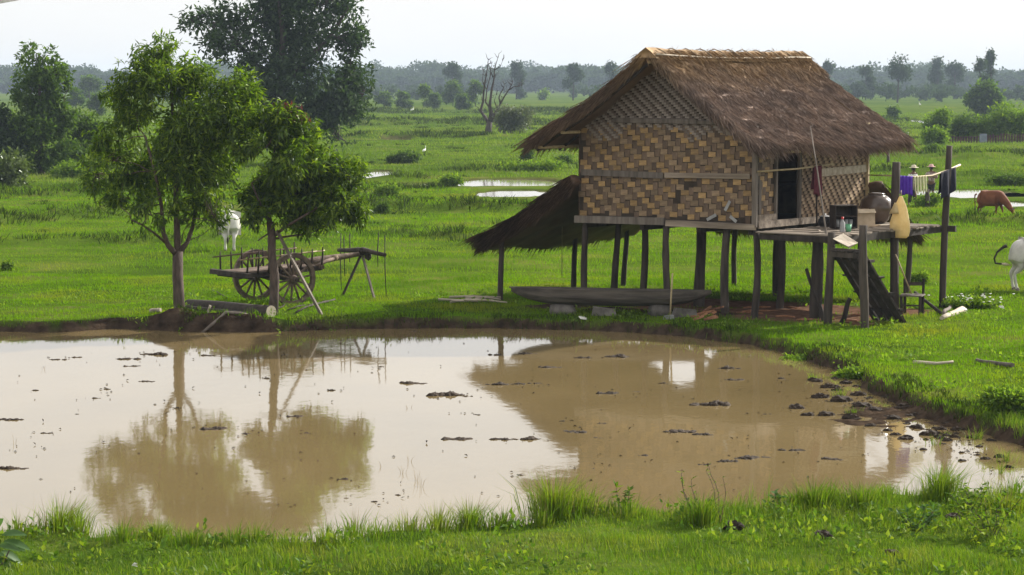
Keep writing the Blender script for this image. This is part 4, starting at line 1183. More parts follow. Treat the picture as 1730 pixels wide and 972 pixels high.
for k in range(n_):
    for j in range(m_ - 1):
        fs.append((k * m_ + j, k * m_ + j + 1, (k + 1) * m_ + j + 1, (k + 1) * m_ + j))
        fs.append((K + k * m_ + j, K + (k + 1) * m_ + j, K + (k + 1) * m_ + j + 1, K + k * m_ + j + 1))
    for j in (0, m_ - 1): fs.append((k * m_ + j, (k + 1) * m_ + j, K + (k + 1) * m_ + j, K + k * m_ + j))
for k in (0, n_):
    for j in range(m_ - 1): fs.append((k * m_ + j, k * m_ + j + 1, K + k * m_ + j + 1, K + k * m_ + j))
MB().add(vs, fs, False).build('hull', 'hull_wood', cano)
for xx in (-1.3, 0.1, 1.35): MB().box((xx, 0, 0.50), (0.10, 0.5, 0.03), None, 1, .006).build('thwart', 'hull_wood', cano)
MB().tube([(-2.20, -.02, 0.575), (-2.30, -.01, 0.60)], [0.03, 0.02], 6).build('bow_knob', 'hull_wood', cano)
for x, w, h_, lab in ((1.15, 0.62, 0.26, 'grey rounded boulder under the left end of the canoe'), (3.3, 0.55, 0.27, 'grey rounded boulder under the right end of the canoe')):
    mb = MB(); mb.lathe([(0.001, -0.08), (w * .46, -0.06), (w * .5, 0.06), (w * .42, h_ * .75), (w * .22, h_ * .98), (0.001, h_)], 14, sy=0.7, wob=0.10)
    y_ = 54.35 - (x - 2.22) * 0.14
    tag(mb.build('boulder', 'stone', None, (x, y_, zat(x, y_))), lab, 'boulder')
for x, y_, lab in ((2.05, 54.0, 'squared grey block lying in front of the canoe'), (3.85, 53.75, 'flat grey rock beside the hoe below the canoe')):
    tag(MB().box((0, 0, 0.07), (0.55, 0.24, 0.22), Matrix.Rotation(0.08, 3, 'Y'), 0.85, 0.03).build('stone_block', 'stone', None, (x, y_, zat(x, y_) - .02), (0, 0, 0.2)), lab, 'stone')
hoe = thing('hoe', 'hoe standing upright with its pale handle before the canoe', 'hoe', (G(1133, 541).x, 53.3, 0), 0)
MB().tube([(0.05, 0.02, 1.02), (0.02, 0.0, 0.5), (0.0, 0.0, 0.02)], [0.02, 0.022, 0.02], 6).build('handle', 'bamboo_pole', hoe)
MB().box((-0.03, -0.02, 0.03), (0.26, 0.03, 0.12), Matrix.Rotation(0.3, 3, 'X'), 0.8, 0.01).build('blade', 'grey_tin', hoe)
for k in range(9):
    p = G(1188 + random.uniform(-22, 22), 537 + random.uniform(-4, 6)); L_ = random.uniform(.2, .45)
    tag(MB().beam((-L_ / 2, 0, 0.03), (L_ / 2, 0, 0.03 + random.uniform(0, .12)), 0.05, 0.04, 0.012).build('split_firewood', 'firewood', None, (p.x, p.y, zat(p.x, p.y)), (0, 0, random.uniform(-1.2, 1.2))), 'reddish split firewood piece beside the canoe', 'firewood', 'split firewood lying beside the canoe')
for k in range(9):
    p = G(800 + random.uniform(-28, 34), 512 + random.uniform(-4, 5)); L_ = random.uniform(.6, 1.2)
    tag(MB().tube([(-L_ / 2, 0, 0.03 + random.uniform(0, .08)), (0, random.uniform(-.05, .05), 0.06 + random.uniform(0, .06)), (L_ / 2, 0, 0.03 + random.uniform(0, .12))], [0.03, 0.028, 0.018], 6).build('peeled_stick', 'sunbleached_wood', None, (p.x, p.y, zat(p.x, p.y)), (0, 0, random.uniform(-.35, .35))), 'pale peeled stick in the heap by the lean-to post', 'stick', 'pale peeled sticks heaped by the lean-to')
# ------------------------------------------------------------ trees and bushes
def limb(mb, a, b_, r0, r1, seg=6, wob=0.12, sides=7, sag=0.0):
    a, b_ = Vector(a), Vector(b_)
    L_ = (b_ - a).length
    ph = random.uniform(0, 6); q = random.uniform(0, 6)
    pts, rad = [], []
    for k in range(seg + 1):
        t = k / seg
        w = math.sin(math.pi * t) * wob * L_
        p = a + (b_ - a) * t + Vector((math.sin(ph + t * 5) * w, math.cos(q + t * 4) * w, math.sin(ph * 2 + t * 6) * w * 0.4 + sag * math.sin(math.pi * t) * L_))
        pts.append(p); rad.append(r0 + (r1 - r0) * t)
    mb.tube(pts, rad, sides)
    return pts

def crown_points(lobes, n, shell=0.45, gap=0.0, seed=0):
    """random points in a union of ellipsoids (cx,cy,cz,rx,ry,rz), thinned by noise so that gaps stay open"""
    vol = np.array([l_[3] * l_[4] * l_[5] for l_ in lobes]) ** 0.75
    out, dirs = [], []
    cnt = (vol / vol.sum() * n).astype(int) + 1
    for l_, c in zip(lobes, cnt):
        m_ = int(c * (1 + 1.6 * gap))
        d_ = unit(rng.normal(0, 1, (m_, 3)))
        rr = rng.uniform(0, 1, m_) ** shell
        rr *= 1 + 0.22 * (vnoise(d_[:, 0] * 2.6 + seed + d_[:, 2] * 1.7, d_[:, 1] * 2.6 + l_[0], seed + 3) - 0.4)
        p = d_ * rr[:, None] * np.array(l_[3:6]) + np.array(l_[:3])
        s_ = max(min(l_[3:6]), 0.1) * 0.55
        k = vnoise(p[:, 0] / s_ + p[:, 1] * 0.7 / s_, p[:, 2] / s_ + p[:, 1] * 0.4 / s_, seed + 9) > gap * 0.62
        out.append(p[k][:c * 2]); dirs.append(d_[k][:c * 2])
    return np.concatenate(out), np.concatenate(dirs)

def rosettes(p, d_, k, L, W, droop, spread=0.9, jit=0.05):
    """k leaves fanned round each twig end"""
    n = len(p)
    P = np.repeat(p, k, 0) + rng.normal(0, jit, (n * k, 3))
    D = unit(np.repeat(d_, k, 0) * 0.55 + rng.normal(0, spread, (n * k, 3)) + np.array([[0, 0, -droop]]))
    N_ = unit(rng.normal(0, 0.5, (n * k, 3)) + np.array([[0, 0, 1.0]]))
    Ls = rng.uniform(0.65, 1.2, n * k) * L
    return leaves_arrays(P, D, N_, Ls, Ls * (W / L) * rng.uniform(0.8, 1.2, n * k), 0.22)

def make_tree(name, label, base, trunk, lobes, n, k, L, W, leafmat, barkmat, droop=0.35, gap=0.3, shell=0.45, twigs=10, twig_r=0.012, seed=0, group=None, cat='tree', extra=None, spread=0.9, jit=None):
    """trunk: list of (polyline, radius at start, radius at end) in metres from the base; lobes in metres from the base"""
    t = thing(name, label, cat, base, 0, group)
    mb = MB()
    tips = []
    for pl, r0, r1 in trunk:
        m_ = len(pl)
        mb.tube(pl, [r0 + (r1 - r0) * i_ / (m_ - 1) for i_ in range(m_)], 9, jit=0.06)
        tips.append(Vector(pl[-1]))
        if m_ > 2: tips.append(Vector(pl[-2]))
    p, d_ = crown_points(lobes, n, shell, gap, seed)
    r_end = min(tr[2] for tr in trunk)
    for l_ in lobes:
        c = Vector(l_[:3])
        tip = min(tips, key=lambda q: (q - c).length + (0.8 * max(0, q.z - c.z)))
        if (tip - c).length > 0.1: limb(mb, tip, c, r_end * 0.9, r_end * 0.35, 5, 0.08, 6)
        near = p[np.argsort(((p - np.array(l_[:3])) ** 2).sum(1))]
        m_ = min(len(near), max(4, twigs * 6))
        for q in near[rng.integers(0, m_, twigs)]:
            limb(mb, c + Vector(rng.normal(0, 0.12, 3)) * l_[3], Vector(q), twig_r, twig_r * 0.35, 4, 0.10, 5)
    mb.build('trunk', barkmat, t)
    V, F = rosettes(p, d_, k, L, W, droop, spread, jit if jit is not None else L * 0.3)
    cr_ = link('crown', tri_mesh('crown', V, F), leafmat, t)
    cr_['kind'] = 'stuff'
    return t

def lob(base, D, items):
    """lobes from picture measurements: (px, py, half width px, half height px, depth shift m)"""
    out = []
    for px, py, hw, hh, dy in items:
        c = Pd(px, py, D + dy) - base
        s_ = (D + dy) / FPX
        out.append((c.x, c.y, c.z, hw * s_, (hw + hh) * 0.5 * s_, hh * s_))
    return out
def pl(base, D, pts): return [tuple(Pd(px, py, D + dy) - base) for px, py, dy in pts]

# mango tree with three stems
b1 = G(303, 530); D1 = b1.y; b1.z = zat(b1.x, b1.y) - 0.05
tr = [(pl(b1, D1, [(303, 534, 0), (302, 500, 0), (300, 470, 0), (300, 425, 0)]), 0.135, 0.115),
      (pl(b1, D1, [(300, 430, 0), (299, 390, .1), (297, 340, .1), (298, 270, 0.2), (292, 200, 0.1), (288, 130, 0)]), 0.085, 0.025),
      (pl(b1, D1, [(299, 432, 0), (284, 415, -.2), (276, 395, -.3), (273, 350, -.5), (262, 290, -.6), (245, 230, -.7)]), 0.07, 0.025),
      (pl(b1, D1, [(301, 432, 0), (316, 410, .2), (325, 385, .4), (334, 340, .5), (345, 280, .5), (372, 220, .4)]), 0.06, 0.022),
      (pl(b1, D1, [(288, 418, 0), (262, 395, -.5), (240, 380, -.8), (222, 372, -1.0)]), 0.03, 0.015)]
lb = lob(b1, D1, [(275, 95, 48, 36, 0), (250, 135, 62, 42, -.4), (320, 140, 62, 42, .3), (395, 150, 52, 44, .2), (225, 200, 62, 52, .2), (300, 210, 75, 60, -.5), (385, 205, 62, 52, -.3),
                  (190, 270, 52, 46, 0), (250, 285, 70, 55, .5), (330, 285, 70, 55, -.6), (200, 335, 42, 34, -.4), (255, 350, 55, 36, -.6), (345, 345, 52, 34, .4), (170, 240, 26, 30, .3), (375, 270, 42, 40, .3),
                  (365, 374, 13, 13, -.4), (162, 295, 24, 36, .2), (205, 160, 34, 26, -.2), (420, 180, 26, 34, .2)])
t1 = make_tree('mango_tree', 'mango tree with three stems rising from one trunk on the bank', b1, tr, lb, 2100, 8, 0.18, 0.048, 'mango_leaf', 'bark', 0.45, 0.66, 0.6, 9, 0.014, 5, spread=0.85, jit=0.05)
# mango tree beside the cart
b2 = G(461, 533); D2 = b2.y; b2.z = zat(b2.x, b2.y) - 0.05
tr = [(pl(b2, D2, [(461, 540, 0), (463, 500, 0), (464, 470, 0), (459, 430, 0), (459, 395, 0), (456, 375, 0)]), 0.115, 0.085),
      (pl(b2, D2, [(457, 385, 0), (452, 345, .2), (455, 300, .2), (468, 240, .1), (475, 200, 0)]), 0.055, 0.02),
      (pl(b2, D2, [(462, 400, 0), (480, 385, -.2), (505, 370, -.4), (535, 352, -.4), (560, 330, -.3)]), 0.04, 0.015),
      (pl(b2, D2, [(462, 404, 0), (490, 399, .2), (520, 396, .4), (545, 385, .5)]), 0.028, 0.012),
      (pl(b2, D2, [(458, 392, 0), (442, 402, -.3), (436, 407, -.4)]), 0.02, 0.012),
      (pl(b2, D2, [(458, 385, 0), (440, 345, -.3), (425, 310, -.4)]), 0.035, 0.015)]
lb = lob(b2, D2, [(470, 205, 44, 36, 0), (510, 235, 42, 36, .2), (440, 250, 46, 42, -.3), (490, 275, 60, 44, -.4), (545, 290, 52, 38, .2), (590, 300, 34, 34, 0), (440, 315, 46, 40, .3), (510, 330, 62, 42, .2),
                  (575, 345, 46, 34, -.3), (450, 360, 42, 26, -.3), (530, 372, 46, 24, .4), (600, 355, 26, 24, .2)])
t2 = make_tree('mango_tree', 'leaning mango tree beside the ox cart with a plank against it', b2, tr, lb, 1700, 8, 0.19, 0.050, 'mango_leaf', 'bark', 0.5, 0.62, 0.6, 8, 0.013, 11, spread=0.85, jit=0.05)
p = np.array([Pd(482 + rng.normal(0, 7), 184 + rng.normal(0, 8), D2) - b2 for _ in range(14)] + [Pd(508 + rng.normal(0, 5), 198 + rng.normal(0, 5), D2) - b2 for _ in range(9)])
V, F = rosettes(p, unit(rng.normal(0, 1, p.shape)), 5, 0.19, 0.05, 0.7)
tag(link('young_red_leaves', tri_mesh('young_red_leaves', V, F), 'red_leaf', t2), kind='stuff')
tag(MB().beam(Pd(467, 390, D2 - 0.12), G(543, 531) + Vector((0, 0, -0.02)), 0.10, 0.05, 0.008, 0.5).build('leaning_plank', 'grey_wood'), 'grey plank leaning against the mango trunk over the cart wheel', 'plank')

# great dark tree behind
b3 = G(478, 277); D3 = b3.y
tr = [(pl(b3, D3, [(478, 282, 0), (476, 230, 0), (470, 190, 0), (474, 140, 0), (478, 60, 0), (470, -10, 0)]), 0.42, 0.12),
      (pl(b3, D3, [(473, 180, 0), (440, 120, 1), (400, 70, 1.5), (370, 40, 1)]), 0.22, 0.07),
      (pl(b3, D3, [(475, 150, 0), (520, 100, -1), (560, 60, -1), (590, 10, -1)]), 0.2, 0.06),
      (pl(b3, D3, [(476, 200, 0), (530, 175, 1), (575, 165, 1), (610, 150, 1)]), 0.15, 0.05)]
lb = lob(b3, D3, [(480, -20, 95, 40, 0), (420, 25, 75, 34, 1), (545, 5, 62, 34, -1), (360, 45, 46, 26, .5), (325, 35, 24, 13, .5), (400, 75, 62, 30, -1), (480, 60, 80, 45, 1), (560, 65, 58, 36, 0),
                  (605, 82, 26, 14, 0), (440, 120, 70, 40, 0), (520, 125, 66, 40, -1), (585, 130, 44, 24, 1), (615, 155, 26, 16, 0), (480, 175, 70, 38, 1), (560, 180, 52, 30, 0), (600, 188, 30, 18, -1), (555, 215, 32, 20, .5),
                  (575, 15, 40, 16, 0), (600, 60, 22, 10, 1), (575, 235, 20, 10, 0), (440, 205, 50, 36, 0), (590, 105, 22, 10, .5)])
make_tree('shade_tree', 'great dark spreading tree standing behind the mango trees', b3, tr, lb, 5200, 5, 0.42, 0.19, 'dark_tree_leaf', 'bark_dark', 0.25, 0.98, 0.6, 10, 0.05, 17, spread=1.0, jit=0.28)

# tall tree and thicket at the left
b4 = G(68, 294); D4 = b4.y
tr = [(pl(b4, D4, [(70, 298, 0), (68, 250, 0), (66, 190, 0), (68, 120, 0)]), 0.2, 0.07), (pl(b4, D4, [(68, 240, 0), (95, 215, 0), (110, 200, 0)]), 0.09, 0.04)]
lb = lob(b4, D4, [(66, 98, 34, 24, 0), (60, 125, 40, 28, .4), (90, 125, 28, 26, -.3), (56, 160, 32, 28, 0), (80, 175, 34, 32, .3), (110, 196, 20, 20, 0), (60, 220, 42, 30, -.5), (105, 235, 36, 26, .3), (65, 262, 46, 24, -.4), (30, 215, 20, 26, .5), (116, 142, 9, 7, 0)])
make_tree('orchard_tree', 'tall narrow leafy tree rising over the left thicket', b4, tr, lb, 1500, 6, 0.32, 0.15, 'mid_tree_leaf', 'bark', 0.3, 0.75, 0.5, 8, 0.03, 23, jit=0.16)
b5 = G(10, 290); D5 = b5.y - 4
lb = lob(b5, D5, [(-14, 200, 30, 24, 0), (0, 225, 30, 28, 0), (-15, 250, 46, 40, .5), (15, 245, 30, 32, -.4)])
make_tree('dense_tree', 'low dense dark tree left of the tall narrow tree', b5, [(pl(b5, D5, [(5, 296, 0), (2, 250, 0), (0, 215, 0)]), 0.15, 0.06)], lb, 900, 6, 0.34, 0.16, 'dark_tree_leaf', 'bark_dark', 0.3, 0.3, 0.5, 6, 0.03, 27, jit=0.16)
b6 = G(133, 292); D6 = b6.y + 2
lb = lob(b6, D6, [(140, 205, 26, 16, 0), (120, 235, 26, 24, .5), (150, 235, 22, 24, 0), (135, 262, 34, 22, -.4), (165, 215, 16, 10, 0)])
make_tree('young_tree', 'light green young tree right of the tall narrow tree', b6, [(pl(b6, D6, [(135, 296, 0), (136, 255, 0), (138, 225, 0)]), 0.08, 0.04)], lb, 520, 6, 0.30, 0.13, 'mid_tree_leaf', 'bark', 0.3, 0.6, 0.5, 6, 0.02, 29, jit=0.14)

# bare dead tree
b7 = G(824, 229); D7 = b7.y
dt = thing('dead_tree', 'bare dead tree with twisted dark limbs in the far field', 'tree', b7)
dl = [([(823, 231, 0), (825, 218, 0), (828, 205, 0)], 0.62, 0.42),
      ([(827, 208, 0), (818, 197, .5), (813, 188, .6), (815, 172, .8), (817, 162, .8), (819, 145, .6), (822, 128, .4), (824, 110, .2), (825, 100, 0)], 0.30, 0.05),
      ([(828, 206, 0), (829, 190, 0), (828, 178, -.2), (829, 165, -.3), (831, 150, -.3), (834, 132, -.4), (836, 118, -.3), (841, 97, -.2)], 0.34, 0.05),
      ([(829, 205, 0), (836, 192, .2), (840, 184, .3), (845, 174, .4), (851, 165, .3), (857, 156, .2), (864, 145, .1), (867, 138, 0)], 0.28, 0.05),
      ([(860, 151, .1), (868, 146, 0), (876, 147, -.1), (881, 145, -.1)], 0.12, 0.03),
      ([(845, 174, .4), (843, 165, .5), (845, 156, .6), (852, 149, .7), (853, 143, .7)], 0.14, 0.03),
      ([(829, 185, 0), (820, 172, .6), (823, 150, .8), (828, 128, .9), (831, 118, .9)], 0.16, 0.04),
      ([(819, 145, .6), (815, 136, .7), (817, 120, .7)], 0.10, 0.03), ([(834, 132, -.4), (829, 120, -.5), (831, 108, -.5)], 0.10, 0.03), ([(836, 118, -.3), (845, 112, -.3), (850, 104, -.3)], 0.08, 0.025),
      ([(841, 183, .3), (836, 172, .2), (838, 160, .2)], 0.10, 0.03)]
for i_, (pp, r0, r1) in enumerate(dl):
    P_ = pl(b7, D7, pp)
    P_ = [tuple(Vector(q) + Vector((random.uniform(-.07, .07), 0, random.uniform(-.07, .07)))) for q in P_]
    r0, r1 = r0 * 0.68, r1 * 0.6
    mb = MB(); mb.tube(P_, [r0 + (r1 - r0) * (k / (len(P_) - 1)) ** 0.7 for k in range(len(P_))], 8, jit=0.12)
    if i_:
        for q in P_[2:]:
            for _ in range(2):
                e = Vector(q) + Vector((random.uniform(-.55, .55), random.uniform(-.4, .4), random.uniform(.1, .8)))
                limb(mb, q, e, 0.035, 0.012, 4, 0.12, 5)
    mb.build('trunk' if i_ == 0 else 'limb', 'dead_bark', dt)

def make_bush(name, label, base, lobes, n, k, L, W, mat, seed, gap=0.3, group=None, cat='bush', stems=6, droop=0.1, spread=0.9):
    t = thing(name, label, cat, base, 0, group)
    mb = MB()
    for l_ in lobes:
        for _ in range(max(2, stems // len(lobes))):
            limb(mb, (l_[0] * 0.5 + random.uniform(-.1, .1) * l_[3], l_[1] * .5, -0.1), Vector(l_[:3]) + Vector(rng.normal(0, 0.4, 3)) * l_[3], 0.012 + 0.012 * l_[5], 0.008, 4, 0.1, 5)
    mb.build('stem', 'bark_dark', t)
    p, d_ = crown_points(lobes, n, 0.5, gap, seed)
    p[:, 2] = np.maximum(p[:, 2], 0.02)
    V, F = rosettes(p, d_, k, L, W, droop, spread, L * 0.5)
    c = link('foliage', tri_mesh('foliage', V, F), mat, t); c['kind'] = 'stuff'
    return t
def bush_px(label, px, py, hw, hh, mat, n=160, seed=1, L=None, gap=0.35, nl=4, group=None, name='bush'):
    """bush whose foot stands at (px, py), half width hw and height 2*hh in picture measure"""
    b_ = G(px, py); D = b_.y; s_ = D / FPX; b_.z = zat(b_.x, b_.y)
    rs_ = np.random.default_rng(seed * 13 + 1)
    lobes = []
    for i_ in range(nl):
        fx = rs_.uniform(-0.6, 0.6) if i_ else 0
        fz = rs_.uniform(0.35, 1.25) if i_ else 1.0
        q = rs_.uniform(0.42, 0.62)
        lobes.append((fx * hw * s_, rs_.uniform(-.3, .3) * hw * s_, fz * hh * s_, hw * q * s_, hw * q * s_, hh * q * s_ * 1.2))
    L = L or max(0.10, 5.5 * s_)
    return make_bush(name, label, b_, lobes, n, 5, L, L * 0.5, mat, seed, gap, group)

bl_ = [('rounded feathery green bush at the meadow edge by the left thicket', 20, 327, 62, 40, 'olive_bush_leaf', 900, 2, 0.26),
       ('low leafy bush at the foot of the left thicket', 120, 300, 34, 16, 'bush_leaf', 300, 3, None),
       ('shrub of pale leaves leaning beside the dead tree', 868, 231, 34, 28, 'grey_bush_leaf', 420, 4, None),
       ('low dark green shrub spread along the far paddy near water', 690, 276, 24, 11, 'mid_tree_leaf', 260, 5, None),
       ('small dark shrub left of the spreading far paddy shrub', 662, 276, 10, 7, 'mid_tree_leaf', 120, 6, None),
       ('dark shrub with dry leaves left of the house eave', 893, 272, 12, 13, 'mid_tree_leaf', 140, 7, None),
       ('rounded dark green shrub beside the left house wall', 952, 283, 14, 11, 'mid_tree_leaf', 150, 8, None),
       ('tiny round bush far behind the roof eave', 918, 169, 9, 9, 'bush_leaf', 90, 9, None),
       ('bright green bush on the bank between the two water strips', 757, 318, 24, 9, 'bush_leaf', 220, 10, None),
       ('low grassy bush on the bank left of the water strips', 650, 330, 26, 10, 'bush_leaf', 200, 11, None),
       ('tussocky bush on the bank right of the water strips', 905, 290, 50, 8, 'bush_leaf', 360, 12, None),
       ('dark little bush on the field bank before the trees', 646, 362, 12, 9, 'mid_tree_leaf', 120, 13, None),
       ('wide pale green hedge bush behind the house at the fence', 1497, 240, 40, 20, 'olive_bush_leaf', 320, 14, None),
       ('tall bright green bush behind the washing', 1583, 232, 26, 27, 'bush_leaf', 420, 15, None),
       ('bright leafy bush with a dark stem left of the fence', 1570, 244, 32, 16, 'bush_leaf', 320, 16, None),
       ('grey-green bush standing behind the fence', 1622, 236, 30, 24, 'mid_tree_leaf', 380, 17, None),
       ('broad green bush overhanging the picket fence', 1660, 236, 40, 24, 'bush_leaf', 520, 18, None),
       ('tall bushy shrub at the fence end', 1712, 236, 40, 36, 'bush_leaf', 620, 19, None),
       ('bush beyond the fence end', 1765, 238, 40, 30, 'mid_tree_leaf', 400, 20, None),
       ('small olive bush in the field behind the roof ridge', 1410, 200, 14, 9, 'olive_bush_leaf', 110, 21, None),
       ('thin sapling bush in the field behind the house', 1512, 200, 9, 11, 'mid_tree_leaf', 90, 22, None),
       ('dark weed clump on the open field by the washing', 1578, 263, 20, 6, 'mid_tree_leaf', 160, 23, None),
       ('dark green clump on the bank beyond the brown cow', 1700, 314, 40, 10, 'mid_tree_leaf', 300, 24, None),
       ('rough green clump between the two workers', 1566, 348, 28, 12, 'bush_leaf', 260, 25, None),
       ('dark weed clump under the tall end post', 1550, 480, 16, 8, 'bush_leaf', 150, 26, None),
       ('thick dark leafy clump at the frame edge on the pond bank', 1705, 702, 52, 22, 'bush_leaf', 700, 27, 0.09),
       ('dark leafy weeds hanging over the curved pond bank', 1345, 588, 48, 10, 'bush_leaf', 420, 28, 0.08),
       ('leafy weeds on the bank edge below the stair', 1440, 618, 36, 9, 'bush_leaf', 320, 29, 0.08),
       ('small weed bush standing alone in the left meadow', 12, 456, 13, 8, 'bush_leaf', 120, 30, 0.10)]
for lab, px, py, hw, hh, mt, n_, sd_, L_ in bl_:
    bush_px(lab, px, py, hw, hh, mt, n_, sd_, L_, nl=5 if n_ > 250 else 3)
# low shrub with white flowers by the deck
fb = bush_px('low weed bush dotted with white flowers right of the deck', 1640, 520, 46, 8, 'bush_leaf', 420, 33, 0.09, nl=6)
mb = MB()
for _ in range(46):
    x, y, z = random.gauss(0, 0.36), random.gauss(0, 0.2), random.uniform(0.12, 0.30)
    mb.lathe([(0.001, 0), (0.028, 0.012), (0.036, 0.022), (0.001, 0.016)], 6, (x, y, z))
tag(mb.build('blossom', 'petal', fb), kind='stuff')

# tree in front of the far wood, right
b8 = G(1664, 196); D8 = b8.y
lb = lob(b8, D8, [(1664, 152, 20, 12, 0), (1650, 168, 16, 12, 0), (1678, 170, 18, 13, 0), (1662, 178, 20, 12, 1)])
make_tree('round_tree', 'dark round field tree standing above the fence bushes', b8, [(pl(b8, D8, [(1664, 198, 0), (1663, 180, 0), (1664, 165, 0)]), 0.16, 0.07)], lb, 420, 6, 0.75, 0.4, 'mid_tree_leaf', 'bark_dark', 0.2, 0.3, 0.5, 5, 0.04, 41, jit=0.3)

# far wood: one mass, with single trees standing out in front of it
def clump(V_, F_, cx, cy_, z0, h, w, nq, size, rs_):
    p = unit(rs_.normal(0, 1, (nq, 3))) * (rs_.uniform(0, 1, nq) ** 0.45)[:, None]
    nl = rs_.integers(3, 6)
    which = rs_.integers(0, nl, nq)
    lc = np.stack([rs_.uniform(-.55, .55, nl) * w, rs_.uniform(-.3, .3, nl) * w, rs_.uniform(0.35, 0.86, nl) * h], 1)
    lc[0] = (0, 0, h * 0.8)
    lr = np.stack([rs_.uniform(.30, .55, nl) * w, rs_.uniform(.3, .5, nl) * w, rs_.uniform(.13, .24, nl) * h], 1)
    q = p * lr[which] + lc[which] + np.array([[cx, cy_, z0]])
    d_ = rs_.normal(0, 1, (nq, 3)); nn = rs_.normal(0, 1, (nq, 3))
    return leaves_arrays(q, d_, nn, rs_.uniform(.6, 1.3, nq) * size, rs_.uniform(.4, .9, nq) * size, 0.2)
rw = np.random.default_rng(5)
parts = []
for row, (yy, hmin, hmax, n_) in enumerate([(1180, 8, 13, 170), (1300, 10, 17, 170), (1480, 13, 21, 160)]):
    for k in range(n_):
        x = (k + rw.uniform(0, 1)) / n_ * 2 - 1
        x *= 0.30 * yy
        prof = 0.56 + 0.56 * float(vnoise(np.array([x * 0.02 + row * 9]), np.array([row * 3.3]), 77)[0])
        h = rw.uniform(hmin, hmax) * prof
        parts.append(clump(0, 0, x, yy + rw.uniform(-25, 25), 0, h, h * rw.uniform(.6, 1.0), 330, 1.9, rw))
        if rw.uniform() < 0.9:   # undergrowth closes the foot of the wood
            parts.append(clump(0, 0, x + rw.uniform(-3, 3), yy - 8, -0.6, h * 0.75, 9.0, 190, 2.2, rw))
for k in range(230):                       # scrub where the wood meets the field
    yy = rw.uniform(640, 980); x = rw.uniform(-0.28, 0.28) * yy
    if float(vnoise(np.array([x * 0.022]), np.array([yy * 0.004]), 78)[0]) < 0.42: continue
    h = rw.uniform(2.5, 5.5); parts.append(clump(0, 0, x, yy, -0.5, h, h * rw.uniform(.8, 1.4), 150, 1.1, rw))
V, F = merge(parts)
tag(link('distant_wood', tri_mesh('distant_wood', V, F), 'far_leaf'), 'blue-green wood closing the plain along the horizon', 'wood', kind='stuff')

def far_tree(px, py_base, py_top, hw, label, airy=False, group=None, D=None, mat='far_leaf'):
    b_ = G(px, py_base) if D is None else Vector((Pd(px, py_base, D).x, D, 0))
    D = b_.y; s_ = D / FPX; h = (py_base - py_top) * s_ if D is None else Pd(px, py_top, D).z
    t = thing('far_tree', label, 'tree', b_, 0, group)
    rs_ = np.random.default_rng(int(px))
    mb = MB(); w = hw * s_
    nl = 7 if airy else 5
    lobes = [(0, 0, h * 0.86, w * 0.55, w * 0.5, h * 0.13)]
    for k in range(nl - 1):
        a = rs_.uniform(0, 6.28); zz = rs_.uniform(0.38 if airy else 0.16, 0.82) * h
        lobes.append((math.cos(a) * w * 0.6, math.sin(a) * w * 0.4, zz, w * rs_.uniform(.35, .6), w * .4, h * rs_.uniform(.10, .17)))
    mb.tube([(0, 0, -0.5), (0.02 * h, 0, h * 0.4), (-0.01 * h, 0, h * 0.8)], [h * 0.022, h * 0.016, h * 0.006], 6)
    for l_ in lobes: limb(mb, (0, 0, min(l_[2] * 0.75, h * 0.7)), l_[:3], h * 0.009, h * 0.004, 4, 0.08, 5)
    mb.build('trunk', 'bark_dark', t)
    p, d_ = crown_points(lobes, 260 if airy else 340, 0.5, 0.5 if airy else 0.25, int(px))
    V, F = rosettes(p, d_, 4, s_ * 4.6, s_ * 3.0, 0.1, 1.0, s_ * 2)
    c = link('crown', tri_mesh('crown', V, F), mat, t); c['kind'] = 'stuff'
    return t
far_tree(1516, 166, 91, 26, 'tall airy tree rising above the far wood right of the roof', True, None, 640)
far_tree(1583, 165, 97, 13, 'slim round-headed tree above the far wood', False, None, 760)
far_tree(1655, 160, 100, 17, 'dark double-headed tree above the far wood', False, None, 560)
far_tree(1673, 160, 84, 9, 'tall leaning-topped tree beside the double-headed tree', False, None, 590)
far_tree(1612, 165, 104, 15, 'spreading tree in the far wood between two taller trees', True, None, 780)
far_tree(1398, 166, 104, 9, 'small tufted tree just right of the roof peak', False, None, 760)
far_tree(1462, 168, 112, 17, 'broad low tree of the far wood behind the roof', False, None, 740)
far_tree(764, 170, 106, 14, 'pair-headed tree over the far wood left of the dead tree', False, None, 740)
far_tree(872, 168, 104, 14, 'rounded tree over the far wood beside the dead tree', False, None, 760)
far_tree(968, 168, 108, 18, 'broad-crowned tree over the far wood left of the roof', False, None, 720)
far_tree(1030, 168, 106, 14, 'broad tree half hidden by the roof edge', False, None, 740)
for k, (px, py, tp, hw, lab) in enumerate([(765, 180, 138, 18, 'bushy grey-green tree at the foot of the wood'), (716, 182, 145, 13, 'dark bushy tree by the grey-green one at the wood foot'),
                                           (803, 180, 138, 12, 'dark tree behind the dead tree at the wood foot'), (680, 184, 157, 14, 'low bush tree where the wood meets the field'),
                                           (650, 182, 158, 14, 'low wide bush tree by the shade tree edge'), (735, 184, 160, 10, 'small palm-like tree in front of the wood'),
                                           (782, 186, 160, 12, 'low mop-headed tree in front of the wood'), (1510, 168, 146, 16, 'low dark tree under the tall airy tree'),
                                           (1568, 166, 148, 10, 'small dark tree at the wood edge below the slim tree'), (1450, 170, 142, 20, 'low pale tree at the wood edge by the roof'),
                                           (128, 190, 150, 14, 'hazy tree seen between left thicket and mango crown'), (150, 178, 128, 22, 'blue hazy tree behind the left thicket'), (165, 196, 160, 16, 'soft green bush tree behind the mango crown')]):
    far_tree(px, py, tp, hw, lab, False, None, None, 'mid_tree_leaf' if py > 175 else 'far_leaf')
